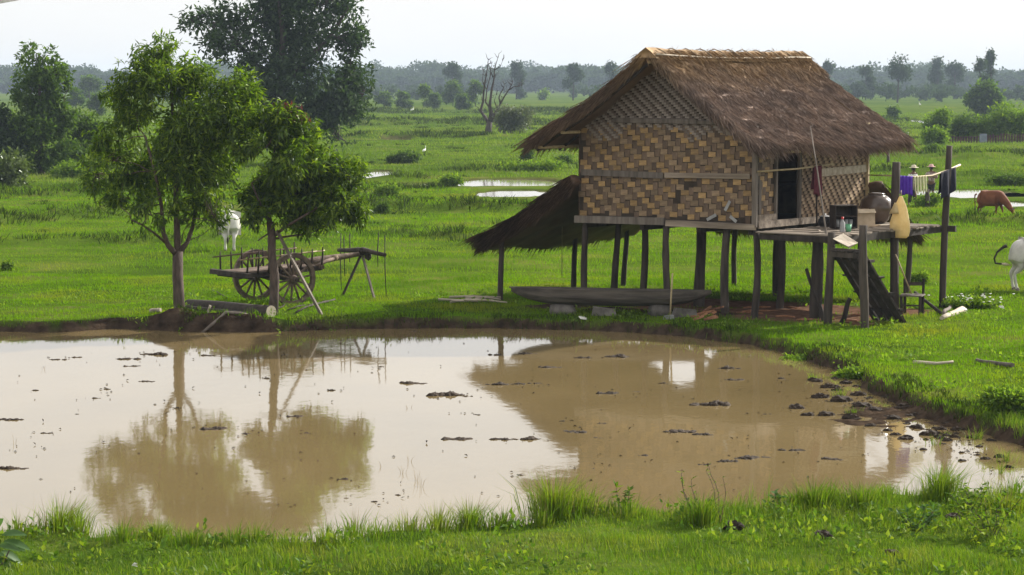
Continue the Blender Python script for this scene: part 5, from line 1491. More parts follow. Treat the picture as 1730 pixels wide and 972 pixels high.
# ------------------------------------------------------------ ox cart
CA = math.atan2(0.63, 0.78)
cc = G(463, 511); cc.z = 0
cart = thing('ox_cart', 'old wooden ox cart with two spoked wheels on the grass', 'cart', cc, CA)
RW, ZH = 0.62, 0.60
def wheel(y):
    w = MB().tube([(0, y - 0.17, ZH), (0, y - 0.06, ZH), (0, y + 0.06, ZH), (0, y + 0.17, ZH)], [0.07, 0.105, 0.105, 0.07], 14).build('wheel', 'cart_wood', cart)
    vs, fs = [], []
    n_ = 40
    for k in range(n_):
        a = 2 * math.pi * k / n_
        for rr, yy in ((RW, -0.045), (RW, 0.045), (RW - 0.105, 0.045), (RW - 0.105, -0.045)):
            q = rr + random.uniform(-.005, .005)
            vs.append((math.cos(a) * q, y + yy, ZH + math.sin(a) * q))
    for k in range(n_):
        for j in range(4): fs.append((k * 4 + j, k * 4 + (j + 1) % 4, ((k + 1) % n_) * 4 + (j + 1) % 4, ((k + 1) % n_) * 4 + j))
    MB().add(vs, fs).build('rim', 'cart_wood', w)
    for k in range(14):
        a = 2 * math.pi * (k + 0.3) / 14
        c, s_ = math.cos(a), math.sin(a)
        MB().tube([(c * 0.07, y, ZH + s_ * 0.07), (c * 0.3, y, ZH + s_ * 0.3), (c * (RW - 0.06), y, ZH + s_ * (RW - 0.06))], [0.034, 0.026, 0.022], 6).build('spoke', 'cart_wood', w)
wheel(0.80); wheel(-0.80)
MB().tube([(0, -1.02, ZH), (0, 1.02, ZH)], 0.05, 8).build('axle', 'dark_wood', cart)
MB().box((0, 0, 0.67), (0.22, 1.3, 0.14), None, 1, 0.01).build('bolster', 'dark_wood', cart)
for s_ in (-1, 1): MB().beam((-1.22, s_ * 0.50, 0.72), (1.05, s_ * 0.46, 0.80), 0.10, 0.11, 0.01).build('side_beam', 'dark_wood', cart)
MB().beam((-1.20, -0.86, 0.74), (-1.20, 0.86, 0.75), 0.10, 0.10, 0.012).build('end_beam', 'dark_wood', cart)
MB().beam((-1.05, -0.80, 0.66), (-1.05, 0.80, 0.67), 0.05, 0.05, 0.01).build('end_beam', 'dark_wood', cart)
MB().beam((0.98, -0.62, 0.83), (0.98, 0.62, 0.83), 0.09, 0.09, 0.012).build('end_beam', 'cart_wood', cart)
for k in range(6):
    y = -0.42 + k * 0.168
    MB().beam((-1.15, y, 0.79 + random.uniform(-.006, .006)), (1.0, y * 0.95, 0.86 + random.uniform(-.006, .006)), 0.158, 0.03, 0.006).build('bed_plank', 'cart_wood', cart)
for s_ in (-1, 1):
    for k in range(8):
        x = -1.12 + k * 0.30
        zb = 0.74 + 0.035 * (x + 1.1)
        MB().tube([(x, s_ * 0.57, zb), (x + 0.01, s_ * 0.60, zb + 0.28), (x + 0.015, s_ * 0.61, zb + 0.50 + random.uniform(-.04, .06))], [0.024, 0.022, 0.016], 6).build('stake', 'dark_wood', cart)
    MB().tube([(-1.32, s_ * 0.60, 1.10), (-0.4, s_ * 0.605, 1.15), (0.6, s_ * 0.60, 1.20), (1.05, s_ * 0.60, 1.22)], 0.018, 6).build('side_rail', 'bamboo_pole' if s_ < 0 else 'cart_wood', cart)
MB().tube([(0.55, 0, 0.86), (1.2, 0, 0.93), (1.7, 0, 0.98), (2.35, 0, 1.03), (2.62, 0, 1.06)], [0.10, 0.11, 0.085, 0.06, 0.055], 9).build('tongue', 'cart_wood', cart)
for s_ in (-1, 1): MB().tube([(0.9, s_ * 0.45, 0.84), (1.4, s_ * 0.17, 0.93), (1.75, s_ * 0.06, 0.98)], [0.045, 0.045, 0.04], 7).build('tongue_brace', 'cart_wood', cart)
MB().lathe([(0.10, -0.06), (0.13, 0.0), (0.10, 0.06)], 10, (1.72, 0, 0.985)).build('binding', 'rope', cart)
yk = MB().tube([(2.55, -0.98, 1.07), (2.57, -0.5, 1.10), (2.57, -0.15, 1.13), (2.57, 0.15, 1.13), (2.57, 0.5, 1.10), (2.55, 0.98, 1.08)], [0.045, 0.055, 0.065, 0.065, 0.055, 0.045], 8).build('yoke', 'dark_wood', cart)
MB().lathe([(0.001, -0.10), (0.11, -0.08), (0.14, 0.0), (0.11, 0.08), (0.001, 0.11)], 10, (2.58, -0.03, 1.10), wob=0.12).build('binding', 'dark_wood', yk)
MB().lathe([(0.001, -0.12), (0.08, -0.06), (0.08, 0.04), (0.03, 0.14)], 8, (2.62, -0.20, 1.0), wob=0.15).build('binding', 'dark_wood', yk)
for yy, zt, zb in ((-0.95, 1.55, 0.06), (-0.72, 1.62, 0.75), (0.72, 1.45, 0.45), (0.92, 1.50, 0.10), (0.55, 1.50, 0.8)):
    x = 2.56 + random.uniform(-.03, .03)
    MB().tube([(x, yy, zt), (x + random.uniform(-.03, .03), yy + random.uniform(-.03, .03), (zt + zb) / 2), (x + random.uniform(-.04, .04), yy, zb)], [0.012, 0.014, 0.01], 5).build('yoke_stick', 'dark_wood', yk)
for (x, y) in ((2.25, 0.42), (2.50, -0.62)):
    MB().beam((2.55, -0.02, 1.06), (x, y, -0.05), 0.045, 0.05, 0.006).build('prop', 'grey_wood' if y < 0 else 'dark_wood', cart)

# log, mound scraps and sticks on the bank
A, B = G(318, 523), G(458, 537)
lg = thing('felled_log', 'thick dark felled log lying between the two mango trees', 'log', (A + B) / 2 + Vector((0, 0, zat(*((A + B) / 2)[:2]))), math.atan2((B - A).y, (B - A).x))
L_ = (B - A).length
MB().tube([(-L_ / 2, 0, 0.12), (-L_ / 4, 0.03, 0.13), (0, 0, 0.13), (L_ / 4, -.02, 0.13), (L_ / 2, 0, 0.14)], [0.13, 0.14, 0.15, 0.15, 0.155], 14, jit=0.05).build('bark', 'bark_dark', lg)
MB().tube([(L_ / 2 - 0.01, 0, 0.14), (L_ / 2 + 0.012, 0, 0.14)], [0.15, 0.146], 14).build('sawn_end', 'sunbleached_wood', lg)
MB().beam((-L_ / 2 + .1, -0.22, 0.10), (L_ / 2 - 0.5, -0.28, 0.10), 0.12, 0.05, 0.015).build('loose_bark', 'bark_dark', lg)
for (a, b_, r_, mt, lab) in [((322, 517), (398, 521), 0.06, 'dark_wood', 'thin dark pole lying behind the felled log'), ((333, 545), (430, 541), 0.035, 'grey_wood', 'grey pole lying along the front of the mound'),
                         ((348, 536), (356, 524), 0.03, 'sunbleached_wood', 'short pale splinter stuck upright in the dark mound'), ((255, 528), (272, 529), 0.05, 'sunbleached_wood', 'pale flat wood chip on top of the dark mound'),
                         ((486, 527), (552, 510), 0.018, 'dark_wood', 'dark stick lying in the grass under the leaning plank'), ((500, 530), (566, 507), 0.022, 'dark_wood', 'longer dark stick lying by the foot of the leaning plank'),
                         ((360, 492), (385, 506), 0.012, 'dark_wood', 'thin bent twig in the grass left of the cart wheel'), ((470, 525), (498, 505), 0.014, 'dark_wood', 'thin twig lying between mango trunk and cart wheel')]:
    P0, P1 = G(*a), G(*b_)
    if 'stuck' in lab: P1 = P0 + Vector((0.10, 0, 0.26))
    pts = []
    for k in range(5):
        p = P0 + (P1 - P0) * (k / 4)
        if 'stuck' not in lab: p.z = zat(p.x, p.y) + r_ * 0.8 + 0.02; p.y += random.uniform(-.05, .05)
        else: p.z += zat(P0.x, P0.y)
        pts.append(p)
    tag(MB().tube(pts, r_, 6, jit=0.15).build('lying_stick', mt), lab, 'stick')

# ------------------------------------------------------------ animals and people
def skinned(name, verts, edges, mat, parent=None, sub=2, root=0):
    """verts: (x, y, z, radius) or (x, y, z, rx, ry)"""
    me_ = bpy.data.meshes.new(name)
    me_.from_pydata([v[:3] for v in verts], edges, [])
    o_ = link(name, me_, mat, parent)
    sk = o_.modifiers.new('skin', 'SKIN')
    sk.use_smooth_shade = True
    if not me_.skin_vertices: me_.attributes  # layer comes with the modifier below
    bpy.context.view_layer.objects.active = o_
    if not me_.skin_vertices:
        o_.select_set(True)
        bpy.ops.mesh.customdata_skin_add()
    lay = me_.skin_vertices[0].data
    for i_, v in enumerate(verts):
        lay[i_].radius = (v[3], v[4] if len(v) > 4 else v[3])
        lay[i_].use_root = (i_ == root)
    ss = o_.modifiers.new('smooth', 'SUBSURF'); ss.levels = sub; ss.render_levels = sub
    return o_

def cow(label, hide, loc, rz, scale=1.0, graze=False, pale_tail=False, tail_swing=0.0, away=False):
    t = thing('cow', label, 'cow', loc, rz)
    t.scale = (scale,) * 3
    V_ = [(-0.05, 0, 0.90, 0.39, 0.40), (-0.45, 0, 0.93, 0.34, 0.37), (-0.74, 0, 0.98, 0.23, 0.26), (0.28, 0, 0.90, 0.35, 0.39), (0.54, 0, 0.95, 0.27, 0.33), (0.42, 0, 1.32, 0.09, 0.10)]
    E = [(0, 1), (1, 2), (0, 3), (3, 4), (3, 5)]
    if graze: neck = [(0.80, 0, 0.76, 0.17, 0.20), (1.00, 0, 0.50, 0.12, 0.15), (1.10, 0.0, 0.40, 0.10, 0.10), (1.24, 0, 0.20, 0.075, 0.075), (1.31, 0, 0.07, 0.055, 0.055)]
    else: neck = [(0.78, 0, 1.10, 0.12, 0.18), (0.98, 0, 1.22, 0.09, 0.12), (1.10, 0.0, 1.24, 0.10, 0.11), (1.28, 0, 1.12, 0.075, 0.075), (1.38, 0, 1.02, 0.06, 0.055)]
    k = len(V_); V_ += neck; E += [(4, k)] + [(k + j, k + j + 1) for j in range(4)]
    hk = k
    for s_ in (-1, 1):
        k = len(V_)
        V_ += [(-0.56, s_ * 0.16, 0.78, 0.17, 0.20), (-0.48, s_ * 0.18, 0.58, 0.11, 0.13), (-0.67, s_ * 0.15, 0.43, 0.045, 0.055), (-0.63, s_ * 0.15, 0.20, 0.035, 0.038), (-0.61, s_ * 0.15, 0.09, 0.042, 0.042), (-0.58, s_ * 0.15, 0.0, 0.05, 0.05)]
        E += [(1, k)] + [(k + j, k + j + 1) for j in range(5)]
        k = len(V_)
        st = 0.10 * s_
        V_ += [(0.40, s_ * 0.14, 0.78, 0.11, 0.13), (0.40 + st * .5, s_ * 0.15, 0.58, 0.075, 0.085), (0.43 + st, s_ * 0.14, 0.36, 0.05, 0.05), (0.41 + st, s_ * 0.14, 0.18, 0.034, 0.036), (0.41 + st, s_ * 0.14, 0.09, 0.042, 0.042), (0.44 + st, s_ * 0.14, 0.0, 0.05, 0.05)]
        E += [(3, k)] + [(k + j, k + j + 1) for j in range(5)]
    skinned('body', V_, E, hide, t)
    h = Vector(neck[2][:3]); f_ = (Vector(neck[3][:3]) - h).normalized(); up = Vector((0, 1, 0)).cross(f_) * -1
    if up.z < 0 and not graze: up = -up
    if graze: up = Vector((0.8, 0, 0.55)).normalized()
    for s_ in (-1, 1):
        V2, F2 = leaves_arrays(np.array([[h.x, s_ * 0.09, h.z]]) + np.array([up]) * 0.03, np.array([[-.2 * f_.x - 0.1, s_ * 1.0, -0.15]]), np.array([[0.3, 0, 1.0]]), 0.22, 0.11, 0.25)
        ear = link('ear', tri_mesh('ear', V2, F2, True), hide, t); md = ear.modifiers.new('thickness', 'SOLIDIFY'); md.thickness = 0.018
        a = h + Vector((0, s_ * 0.06, 0)) + up * 0.07
        MB().tube([a, a + up * 0.08 + Vector((0, s_ * 0.07, 0)), a + up * 0.2 + Vector((0, s_ * 0.08, 0))], [0.03, 0.024, 0.008], 7).build('horn', 'horn', t)
        e = h + f_ * 0.08 + Vector((0, s_ * 0.085, 0)) + up * 0.03
        MB().lathe([(0.001, -.02), (0.02, 0), (0.001, .02)], 8, tuple(e)).build('eye', 'hair', t)
    m_ = Vector(neck[4][:3])
    MB().lathe([(0.001, -.035), (0.05, -.02), (0.055, 0.02), (0.001, .04)], 10, tuple(m_ + f_ * 0.03)).build('muzzle', 'hair' if hide == 'white_hide' else 'brown_hide', t)
    tl = [(-0.83, 0, 1.12), (-0.92, 0.02, 1.08)]
    if tail_swing: tl += [(-1.08, 0.0, 0.96), (-1.15, 0.0, 0.80), (-1.12, 0.0, 0.68), (-0.96, 0.0, 0.66)]
    else: tl += [(-0.95, 0.03, 0.90), (-0.93, 0.05, 0.65), (-0.93, 0.06, 0.48)]
    tm = MB().tube(tl, [0.05, 0.04] + [0.026] * (len(tl) - 3) + [0.022], 7).build('tail', hide if not tail_swing else 'tail_hair', t)
    e = Vector(tl[-1]); d_ = (e - Vector(tl[-2])).normalized()
    MB().tube([e, e + d_ * 0.10, e + d_ * 0.26], [0.024, 0.042, 0.006], 7).build('tail_tuft', 'pale_tail_hair' if pale_tail else 'tail_hair', tm)
    for s_ in (-1, 1):
        for x in (-0.585, 0.455 + 0.10 * s_):
            MB().lathe([(0.058, -0.03), (0.055, 0.03), (0.042, 0.07)], 10, (x, s_ * (0.15 if x < 0 else 0.14), 0)).build('hoof', 'horn', t)
    return t
p = G(388, 424); cow('white cow seen from behind, standing beyond the ox cart', 'white_hide', (p.x, p.y, zat(p.x, p.y) + 0.02), R(97), 0.90)
p = G(1755, 492); cow('pale grey-white cow with swung tail on the right meadow', 'white_hide', (p.x - 0.02, p.y, zat(p.x, p.y) + 0.02), R(6), 0.99, False, True, 1.0)
p = G(1680, 362); cow('reddish brown cow grazing by the flooded paddy', 'brown_hide', (p.x - 0.12, p.y, zat(p.x, p.y) - 0.16), R(-38), 0.80, True)

def person(label, loc, rz, shirt, lower, hat, arms, lean=0.0, lower_len=0.5, scale=1.0):
    t = thing('person', label, 'person', loc, rz); t.scale = (scale,) * 3
    # x forward, z up; standing height about 1.6
    V_ = [(0, 0, 0.88, 0.115, 0.15), (0, 0, 1.02, 0.10, 0.14), (0.02 + lean, 0, 1.22, 0.105, 0.165), (0.02 + lean, 0, 1.34, 0.07, 0.11), (0.03 + lean, 0, 1.41, 0.048, 0.05), (0.05 + lean, 0, 1.49, 0.075, 0.07), (0.055 + lean, 0, 1.57, 0.08, 0.075)]
    E = [(0, 1), (1, 2), (2, 3), (3, 4), (4, 5), (5, 6)]
    for s_ in (-1, 1):
        k = len(V_)
        st = 0.07 * s_
        V_ += [(0, s_ * 0.085, 0.80, 0.085), (0.02 + st, s_ * 0.095, 0.47, 0.058), (0.0 + st * 1.3, s_ * 0.10, 0.30, 0.05), (-0.02 + st * 1.4, s_ * 0.10, 0.07, 0.035), (0.10 + st * 1.4, s_ * 0.11, 0.02, 0.035)]
        E += [(0, k)] + [(k + j, k + j + 1) for j in range(4)]
        el, ha = arms[0 if s_ < 0 else 1]
        k = len(V_)
        V_ += [(0.02 + lean, s_ * 0.17, 1.31, 0.055), (el[0], s_ * el[1], el[2], 0.04), (ha[0], s_ * ha[1], ha[2], 0.028)]
        E += [(3, k), (k, k + 1), (k + 1, k + 2)]
    skinned('body', V_, E, 'skin', t)
    for s_ in (-1, 1):          # hands: palm and five fingers
        el, ha = arms[0 if s_ < 0 else 1]
        el, ha = Vector((el[0], s_ * el[1], el[2])), Vector((ha[0], s_ * ha[1], ha[2]))
        d_ = (ha - el).normalized(); sd_ = d_.cross(Vector((0, 1, 0.3))).normalized(); nn = d_.cross(sd_)
        mb = MB(); mb.tube([ha - d_ * 0.02, ha + d_ * 0.03, ha + d_ * 0.085], [0.026, 0.036, 0.034], 8)
        for j, (off, fl) in enumerate(((-0.030, .062), (-0.010, .075), (0.011, .072), (0.030, .055))):
            r0 = ha + d_ * 0.075 + sd_ * off
            mb.tube([r0, r0 + d_ * fl * 0.55 + nn * 0.008, r0 + d_ * fl * 0.8 + nn * 0.03], [0.0095, 0.009, 0.006], 6)
        r0 = ha + d_ * 0.02 + sd_ * -0.032
        mb.tube([r0, r0 + d_ * 0.03 - sd_ * 0.028, r0 + d_ * 0.065 - sd_ * 0.034 + nn * 0.012], [0.012, 0.0105, 0.007], 6)
        mb.build('hand', 'skin', t)
    hd = Vector((0.055 + lean, 0, 1.54))
    MB().tube([hd + Vector((0.085, 0, 0.01)), hd + Vector((0.112, 0, -0.025)), hd + Vector((0.085, 0, -0.035))], [0.01, 0.017, 0.01], 6).build('nose', 'skin', t)
    for s_ in (-1, 1):
        MB().lathe([(0.001, -.012), (0.012, 0), (0.001, .012)], 6, tuple(hd + Vector((0.082, s_ * 0.032, 0.015)))).build('eye', 'hair', t)
        MB().lathe([(0.001, -.035), (0.016, 0), (0.001, .03)], 6, tuple(hd + Vector((0.0, s_ * 0.082, -0.005)))).build('ear', 'skin', t)
    MB().box(tuple(hd + Vector((0.084, 0, -0.065))), (0.014, 0.045, 0.012)).build('mouth', 'maroon_cloth', t)
    MB().lathe([(0.083, -0.06), (0.094, 0.0), (0.088, 0.06), (0.05, 0.10), (0.001, 0.11)], 14, tuple(hd + Vector((-0.018, 0, 0.0)))).build('hair', 'hair', t)
    if hat: MB().lathe([(0.21, 0.045), (0.20, 0.052), (0.105, 0.075), (0.10, 0.13), (0.06, 0.16), (0.001, 0.165)], 18, tuple(hd + Vector((0, 0, 0.01)))).build('hat', hat, t)
    # shirt over torso and upper arms
    Vs = [(0, 0, 0.90, 0.135, 0.17), (0, 0, 1.05, 0.12, 0.16), (0.02 + lean, 0, 1.22, 0.122, 0.18), (0.02 + lean, 0, 1.335, 0.085, 0.125)]
    Es = [(0, 1), (1, 2), (2, 3)]
    for s_ in (-1, 1):
        el, ha = arms[0 if s_ < 0 else 1]; k = len(Vs)
        Vs += [(0.02 + lean, s_ * 0.175, 1.315, 0.072), (el[0], s_ * el[1], el[2], 0.058)]
        Es += [(3, k), (k, k + 1)]
    skinned('shirt', Vs, Es, shirt, t)
    Vl = [(0, 0, 0.90, 0.125, 0.16)]; El = []
    for s_ in (-1, 1):
        k = len(Vl); st = 0.07 * s_
        Vl += [(0, s_ * 0.085, 0.79, 0.102), (0.02 + st, s_ * 0.095, max(lower_len, 0.12), 0.078)]
        El += [(0, k), (k, k + 1)]
    skinned('trousers', Vl, El, lower, t)
    return t
p = G(1541, 347); person('person in a pale hat and white shirt standing behind the purple cloth', (p.x, p.y, zat(p.x, p.y) - 0.02), R(-60), 'white_cloth', 'dark_cloth', 'straw_hat', [((0.05, 0.22, 1.08), (0.25, 0.16, 1.05)), ((0.03, 0.23, 1.07), (0.22, 0.15, 1.02))], 0.02, 0.14, 1.02)
p = G(1573, 339); person('person in a pinkish hat, checked shirt and dark shorts near the water', (p.x, p.y, zat(p.x, p.y) - 0.03), R(-115), 'check_cloth', 'dark_cloth', 'pink_hat', [((-0.02, 0.30, 1.10), (0.10, 0.20, 0.95)), ((0.02, 0.27, 1.08), (0.24, 0.08, 1.16))], 0.0, 0.45, 0.98)

def egret(label, px, py, s_=1.0, rz=0.5):
    p = G(px, py); t = thing('egret', label, 'bird', (p.x, p.y, zat(p.x, p.y)), rz); t.scale = (s_,) * 3
    MB().tube([(-0.34, 0, 0.42), (-0.22, 0, 0.46), (-0.05, 0, 0.50), (0.10, 0, 0.56), (0.17, 0, 0.62)], [0.015, 0.07, 0.12, 0.09, 0.035], 10).build('body', 'feather_white', t)
    MB().tube([(0.14, 0, 0.59), (0.20, 0, 0.68), (0.15, 0, 0.78), (0.17, 0, 0.86), (0.22, 0, 0.88)], [0.05, 0.032, 0.025, 0.03, 0.025], 8).build('neck', 'feather_white', t)
    MB().tube([(0.22, 0, 0.88), (0.34, 0, 0.86)], [0.018, 0.004], 6).build('beak', 'beak_yellow', t)
    for y in (-0.04, 0.04): MB().tube([(0, y, 0.45), (0.02, y, 0.22), (0.0, y, -0.05)], 0.01, 5).build('leg', 'tail_hair', t)
egret('white egret standing in the far field left of the dead tree', 697, 192, 1.3)
egret('white egret standing in the far field right of the roof', 1554, 182, 1.3, 2.0)
egret('white egret beside the small shrub in the middle field', 717, 264, 0.8, 1.0)

# picket fence at the far right
fb_ = G(1690, 241); fn = thing('picket_fence', 'dark reddish picket fence below the far bushes', 'fence', fb_)
xs_ = np.arange(-4.4, 3.4, 0.235)
for k, x in enumerate(xs_):
    h_ = random.uniform(0.62, 0.80) * (0.72 if x < -1.2 else 1.0)
    MB().box((x, random.uniform(-.02, .02), h_ / 2 - 0.1), (0.15, 0.03, h_ + 0.2), Matrix.Rotation(random.uniform(-.05, .05), 3, 'Y')).build('picket', 'fence_wood', fn)
for z_ in (0.2, 0.48): MB().beam((-4.5, 0.03, z_), (3.5, 0.03, z_), 0.04, 0.06).build('rail', 'fence_wood', fn)
MB().box((-1.5, -0.03, 0.38), (0.66, 0.03, 0.72), None, 1, 0.02).build('grey_blue_panel', 'blue_panel', fn)['label'] = 'grey-blue sheet patched into the fence'
# fence posts and wire in the field by the workers
for px, py, h_, lab in ((1566, 349, 0.75, 'dark stump post standing between the two workers'), (1500, 275, 0.7, 'weathered field post left of the tall end post')):
    p = G(px, py); tag(MB().tube([(0, 0, -0.2), (0.02, 0, h_ * .5), (0.0, 0.01, h_)], [0.12, 0.10, 0.085], 8, jit=0.08).build('field_post', 'post_wood', None, (p.x, p.y, zat(p.x, p.y))), lab, 'post')

# eave corner of the roof over the photographer
ev = thing('metal_roof_eave', 'corner of a grey metal roof eave jutting in overhead', 'roof', Pd(-60, -55, 3.2), 0)
u0 = Pd(-400, -160, 3.2); 
A_, B_, C_, D_ = Pd(52, -3, 3.2), Pd(-160, 36, 2.6), Pd(-500, -300, 2.6), Pd(-100, -420, 3.2)
o0 = Vector(ev.location)
vs = [q - o0 for q in (A_, B_, C_, D_)]; vs += [v + Vector((0, 0, 0.018)) for v in vs]
MB().add(vs, [(0, 1, 2, 3), (7, 6, 5, 4), (0, 4, 5, 1), (1, 5, 6, 2), (2, 6, 7, 3), (3, 7, 4, 0)]).build('roof_sheet', 'fibre_sheet', ev)
MB().tube([vs[0] + Vector((-.03, 0, 0.02)), vs[1] + Vector((-.03, 0, 0.02))], 0.012, 6).build('edge_roll', 'fibre_sheet', ev)
# ------------------------------------------------------------ clods in the pond, plants on the near bank
def clod_mesh(seed, flat=0.45):
    rs_ = np.random.default_rng(seed)
    bm = bmesh.new(); bmesh.ops.create_icosphere(bm, subdivisions=3, radius=1.0)
    co = np.array([v.co for v in bm.verts])
    r_ = 0.62 + 0.5 * fbm(co[:, 0] * 2 + seed, co[:, 1] * 2 + co[:, 2], seed, 3) + 0.45 * (vnoise(co[:, 0] * 5 + co[:, 2] * 3, co[:, 1] * 5, seed + 5) - 0.5) + 0.32 * (vnoise(co[:, 0] * 9 + co[:, 2] * 7, co[:, 1] * 9 - co[:, 2] * 5, seed + 7) - 0.5)
    co = co * r_[:, None] * np.array([1, 0.72, flat])
    for v, c in zip(bm.verts, co): v.co = c
    me_ = bpy.data.meshes.new('mud_clod'); bm.to_mesh(me_); bm.free()
    me_.materials.append(MATS['mud'])
    return me_
CL = [clod_mesh(s_) for s_ in range(60, 66)] + [clod_mesh(s_, 0.24) for s_ in range(70, 76)]
rc = np.random.default_rng(99)
# (px, py, half width px): one or a short run of clods each
clods = [(97, 608, 16), (127, 604, 12), (262, 599, 22), (215, 607, 24), (222, 619, 17), (248, 645, 18), (350, 601, 16), (160, 673, 12), (181, 658, 8), (18, 709, 22), (22, 792, 24), (85, 733, 12), (75, 732, 14),
         (45, 763, 10), (360, 725, 24), (418, 733, 20), (497, 704, 22), (518, 732, 12), (482, 600, 12), (308, 581, 10), (583, 810, 14), (487, 851, 6), (585, 842, 7), (697, 648, 24), (757, 668, 34), (790, 670, 14),
         (806, 701, 10), (770, 742, 28), (850, 743, 20), (890, 742, 26), (632, 848, 9), (672, 837, 9), (880, 803, 8), (838, 600, 12), (890, 598, 22), (985, 605, 18), (1048, 603, 26), (930, 621, 26), (1025, 665, 28), (1075, 662, 10),
         (870, 649, 20), (840, 650, 20), (905, 648, 16), (1200, 684, 34), (1232, 623, 22), (1237, 642, 18), (1150, 730, 38), (1190, 735, 22), (975, 730, 28), (1020, 716, 12), (1340, 761, 22), (1402, 776, 22), (1270, 774, 30), (1190, 785, 16), (1230, 780, 20),
         (972, 788, 12), (1000, 792, 14), (700, 560, 10), (1010, 740, 14), (1090, 770, 16), (950, 712, 8), (1120, 648, 9), (1295, 700, 12), (1320, 640, 9), (60, 660, 8), (300, 690, 9), (560, 660, 9), (640, 620, 10), (450, 640, 8), (130, 700, 6)]
heap = [(1375, 643, 14), (1400, 655, 18), (1430, 648, 16), (1386, 672, 20), (1420, 678, 26), (1450, 668, 18), (1455, 688, 24), (1438, 708, 22), (1395, 702, 20), (1478, 695, 20), (1345, 690, 20), (1365, 702, 16), (1505, 672, 18), (1530, 690, 22), (1552, 702, 18),
        (1510, 708, 18), (1548, 722, 16), (1590, 712, 16), (1618, 727, 16), (1570, 735, 22), (1530, 742, 18), (1600, 745, 14), (1640, 740, 12), (1655, 755, 10), (1690, 772, 14), (1466, 650, 16), (1490, 655, 14), (1410, 640, 10), (1500, 728, 12), (1470, 720, 14),
        (1705, 790, 12), (1675, 745, 12), (1560, 760, 10), (1625, 765, 8)] + [(int(1380 + 330 * t_ + q1), int(640 + 150 * t_ + q2), w_) for t_, q1, q2, w_ in zip(rc.uniform(0, 1, 46), rc.normal(0, 38, 46), rc.normal(0, 14, 46), rc.integers(5, 15, 46))]
def patch_mesh(seed):
    """a low ragged bar of churned mud, broken at the ends"""
    rs_ = np.random.default_rng(seed); parts_ = []
    for j in range(15):
        src = CL[int(rs_.integers(0, 12))]
        V_ = np.empty(len(src.vertices) * 3, np.float32); src.vertices.foreach_get('co', V_); V_ = V_.reshape(-1, 3)
        F_ = np.array([tuple(p_.vertices) for p_ in src.polygons])
        x_ = float(np.clip(rs_.normal(0, 0.38), -.7, .7)); q = (0.38 - 0.16 * abs(x_)) * rs_.uniform(0.6, 1.25); a_ = rs_.uniform(0, 6.28)
        M_ = np.array([[math.cos(a_), -math.sin(a_), 0], [math.sin(a_), math.cos(a_), 0], [0, 0, rs_.uniform(.5, .9)]])
        parts_.append((V_ @ M_.T * q + np.array([x_, rs_.normal(0, 0.10), 0]), F_))
    me_ = tri_mesh('mud_clod', *merge(parts_)); me_.materials.append(MATS['mud'])
    return me_
PM = [patch_mesh(s_) for s_ in range(200, 208)]
def put_clod(px, py, hw, lab, grp, tall=1.0):
    p = G(px, py, WZ); w = hw * p.y / FPX
    if tall == 1.0 and hw > 9: me_, q, sy, sz = PM[int(rc.integers(0, 8))], w * 1.1 * rc.uniform(.8, 1.15), 1.1, 1.45 * rc.uniform(.7, 1.3)
    else: me_, q, sy, sz = CL[int(rc.integers(0, 6))], w * 0.85, 0.9, 1.0 * tall
    o_ = link('mud_clod', me_, None, None, (p.x, p.y, WZ - 0.012), (0, 0, rc.normal(0, 0.12) + (math.pi if rc.uniform() < .5 else 0)))
    o_.scale = (q, q * sy, q * sz)
    tag(o_, lab, 'mud clod', grp)
for c in clods: put_clod(*c, 'wet dark mud clod poking out of the open pond water', 'mud clods scattered over the open pond')
for c in heap: put_clod(*c, 'dark mud clod trampled up along the right pond bank', 'mud clods heaped along the right bank', 1.25)
# crumbs of mud and bits of straw floating between them
parts = []
n_ = 620
px = rc.uniform(-20, 1730, n_); py = 575 + 270 * rc.uniform(0, 1, n_) ** 1.2
cl_ = clods + heap
pick = rc.integers(0, len(cl_), n_)
near = rc.uniform(0, 1, n_) < 0.72
cxy = np.array([c[:2] for c in cl_], float); chw = np.array([c[2] for c in cl_], float)
px = np.where(near, cxy[pick, 0] + rc.normal(0, 1.5, n_) * chw[pick], px); py = np.where(near, cxy[pick, 1] + rc.normal(0, 5, n_), py)
pp = np.array([G(a, b_, WZ) for a, b_ in zip(px, py)])
ok = pond_sd(pp[:, 0], pp[:, 1]) > 0.1
pp = pp[ok]
d_ = np.stack([rc.normal(0, 1, len(pp)), rc.normal(0, 0.5, len(pp)), rc.uniform(0, 0.35, len(pp))], 1)
V, F = leaves_arrays(pp + [0, 0, 0.004], d_, np.repeat([[0, 0, 1.0]], len(pp), 0), rc.uniform(0.02, 0.075, len(pp)), rc.uniform(0.012, 0.035, len(pp)), 0.5)
tag(link('mud_crumbs', tri_mesh('mud_crumbs', V, F), 'mud'), 'crumbs of mud and straw floating on the pond', 'mud', kind='stuff')
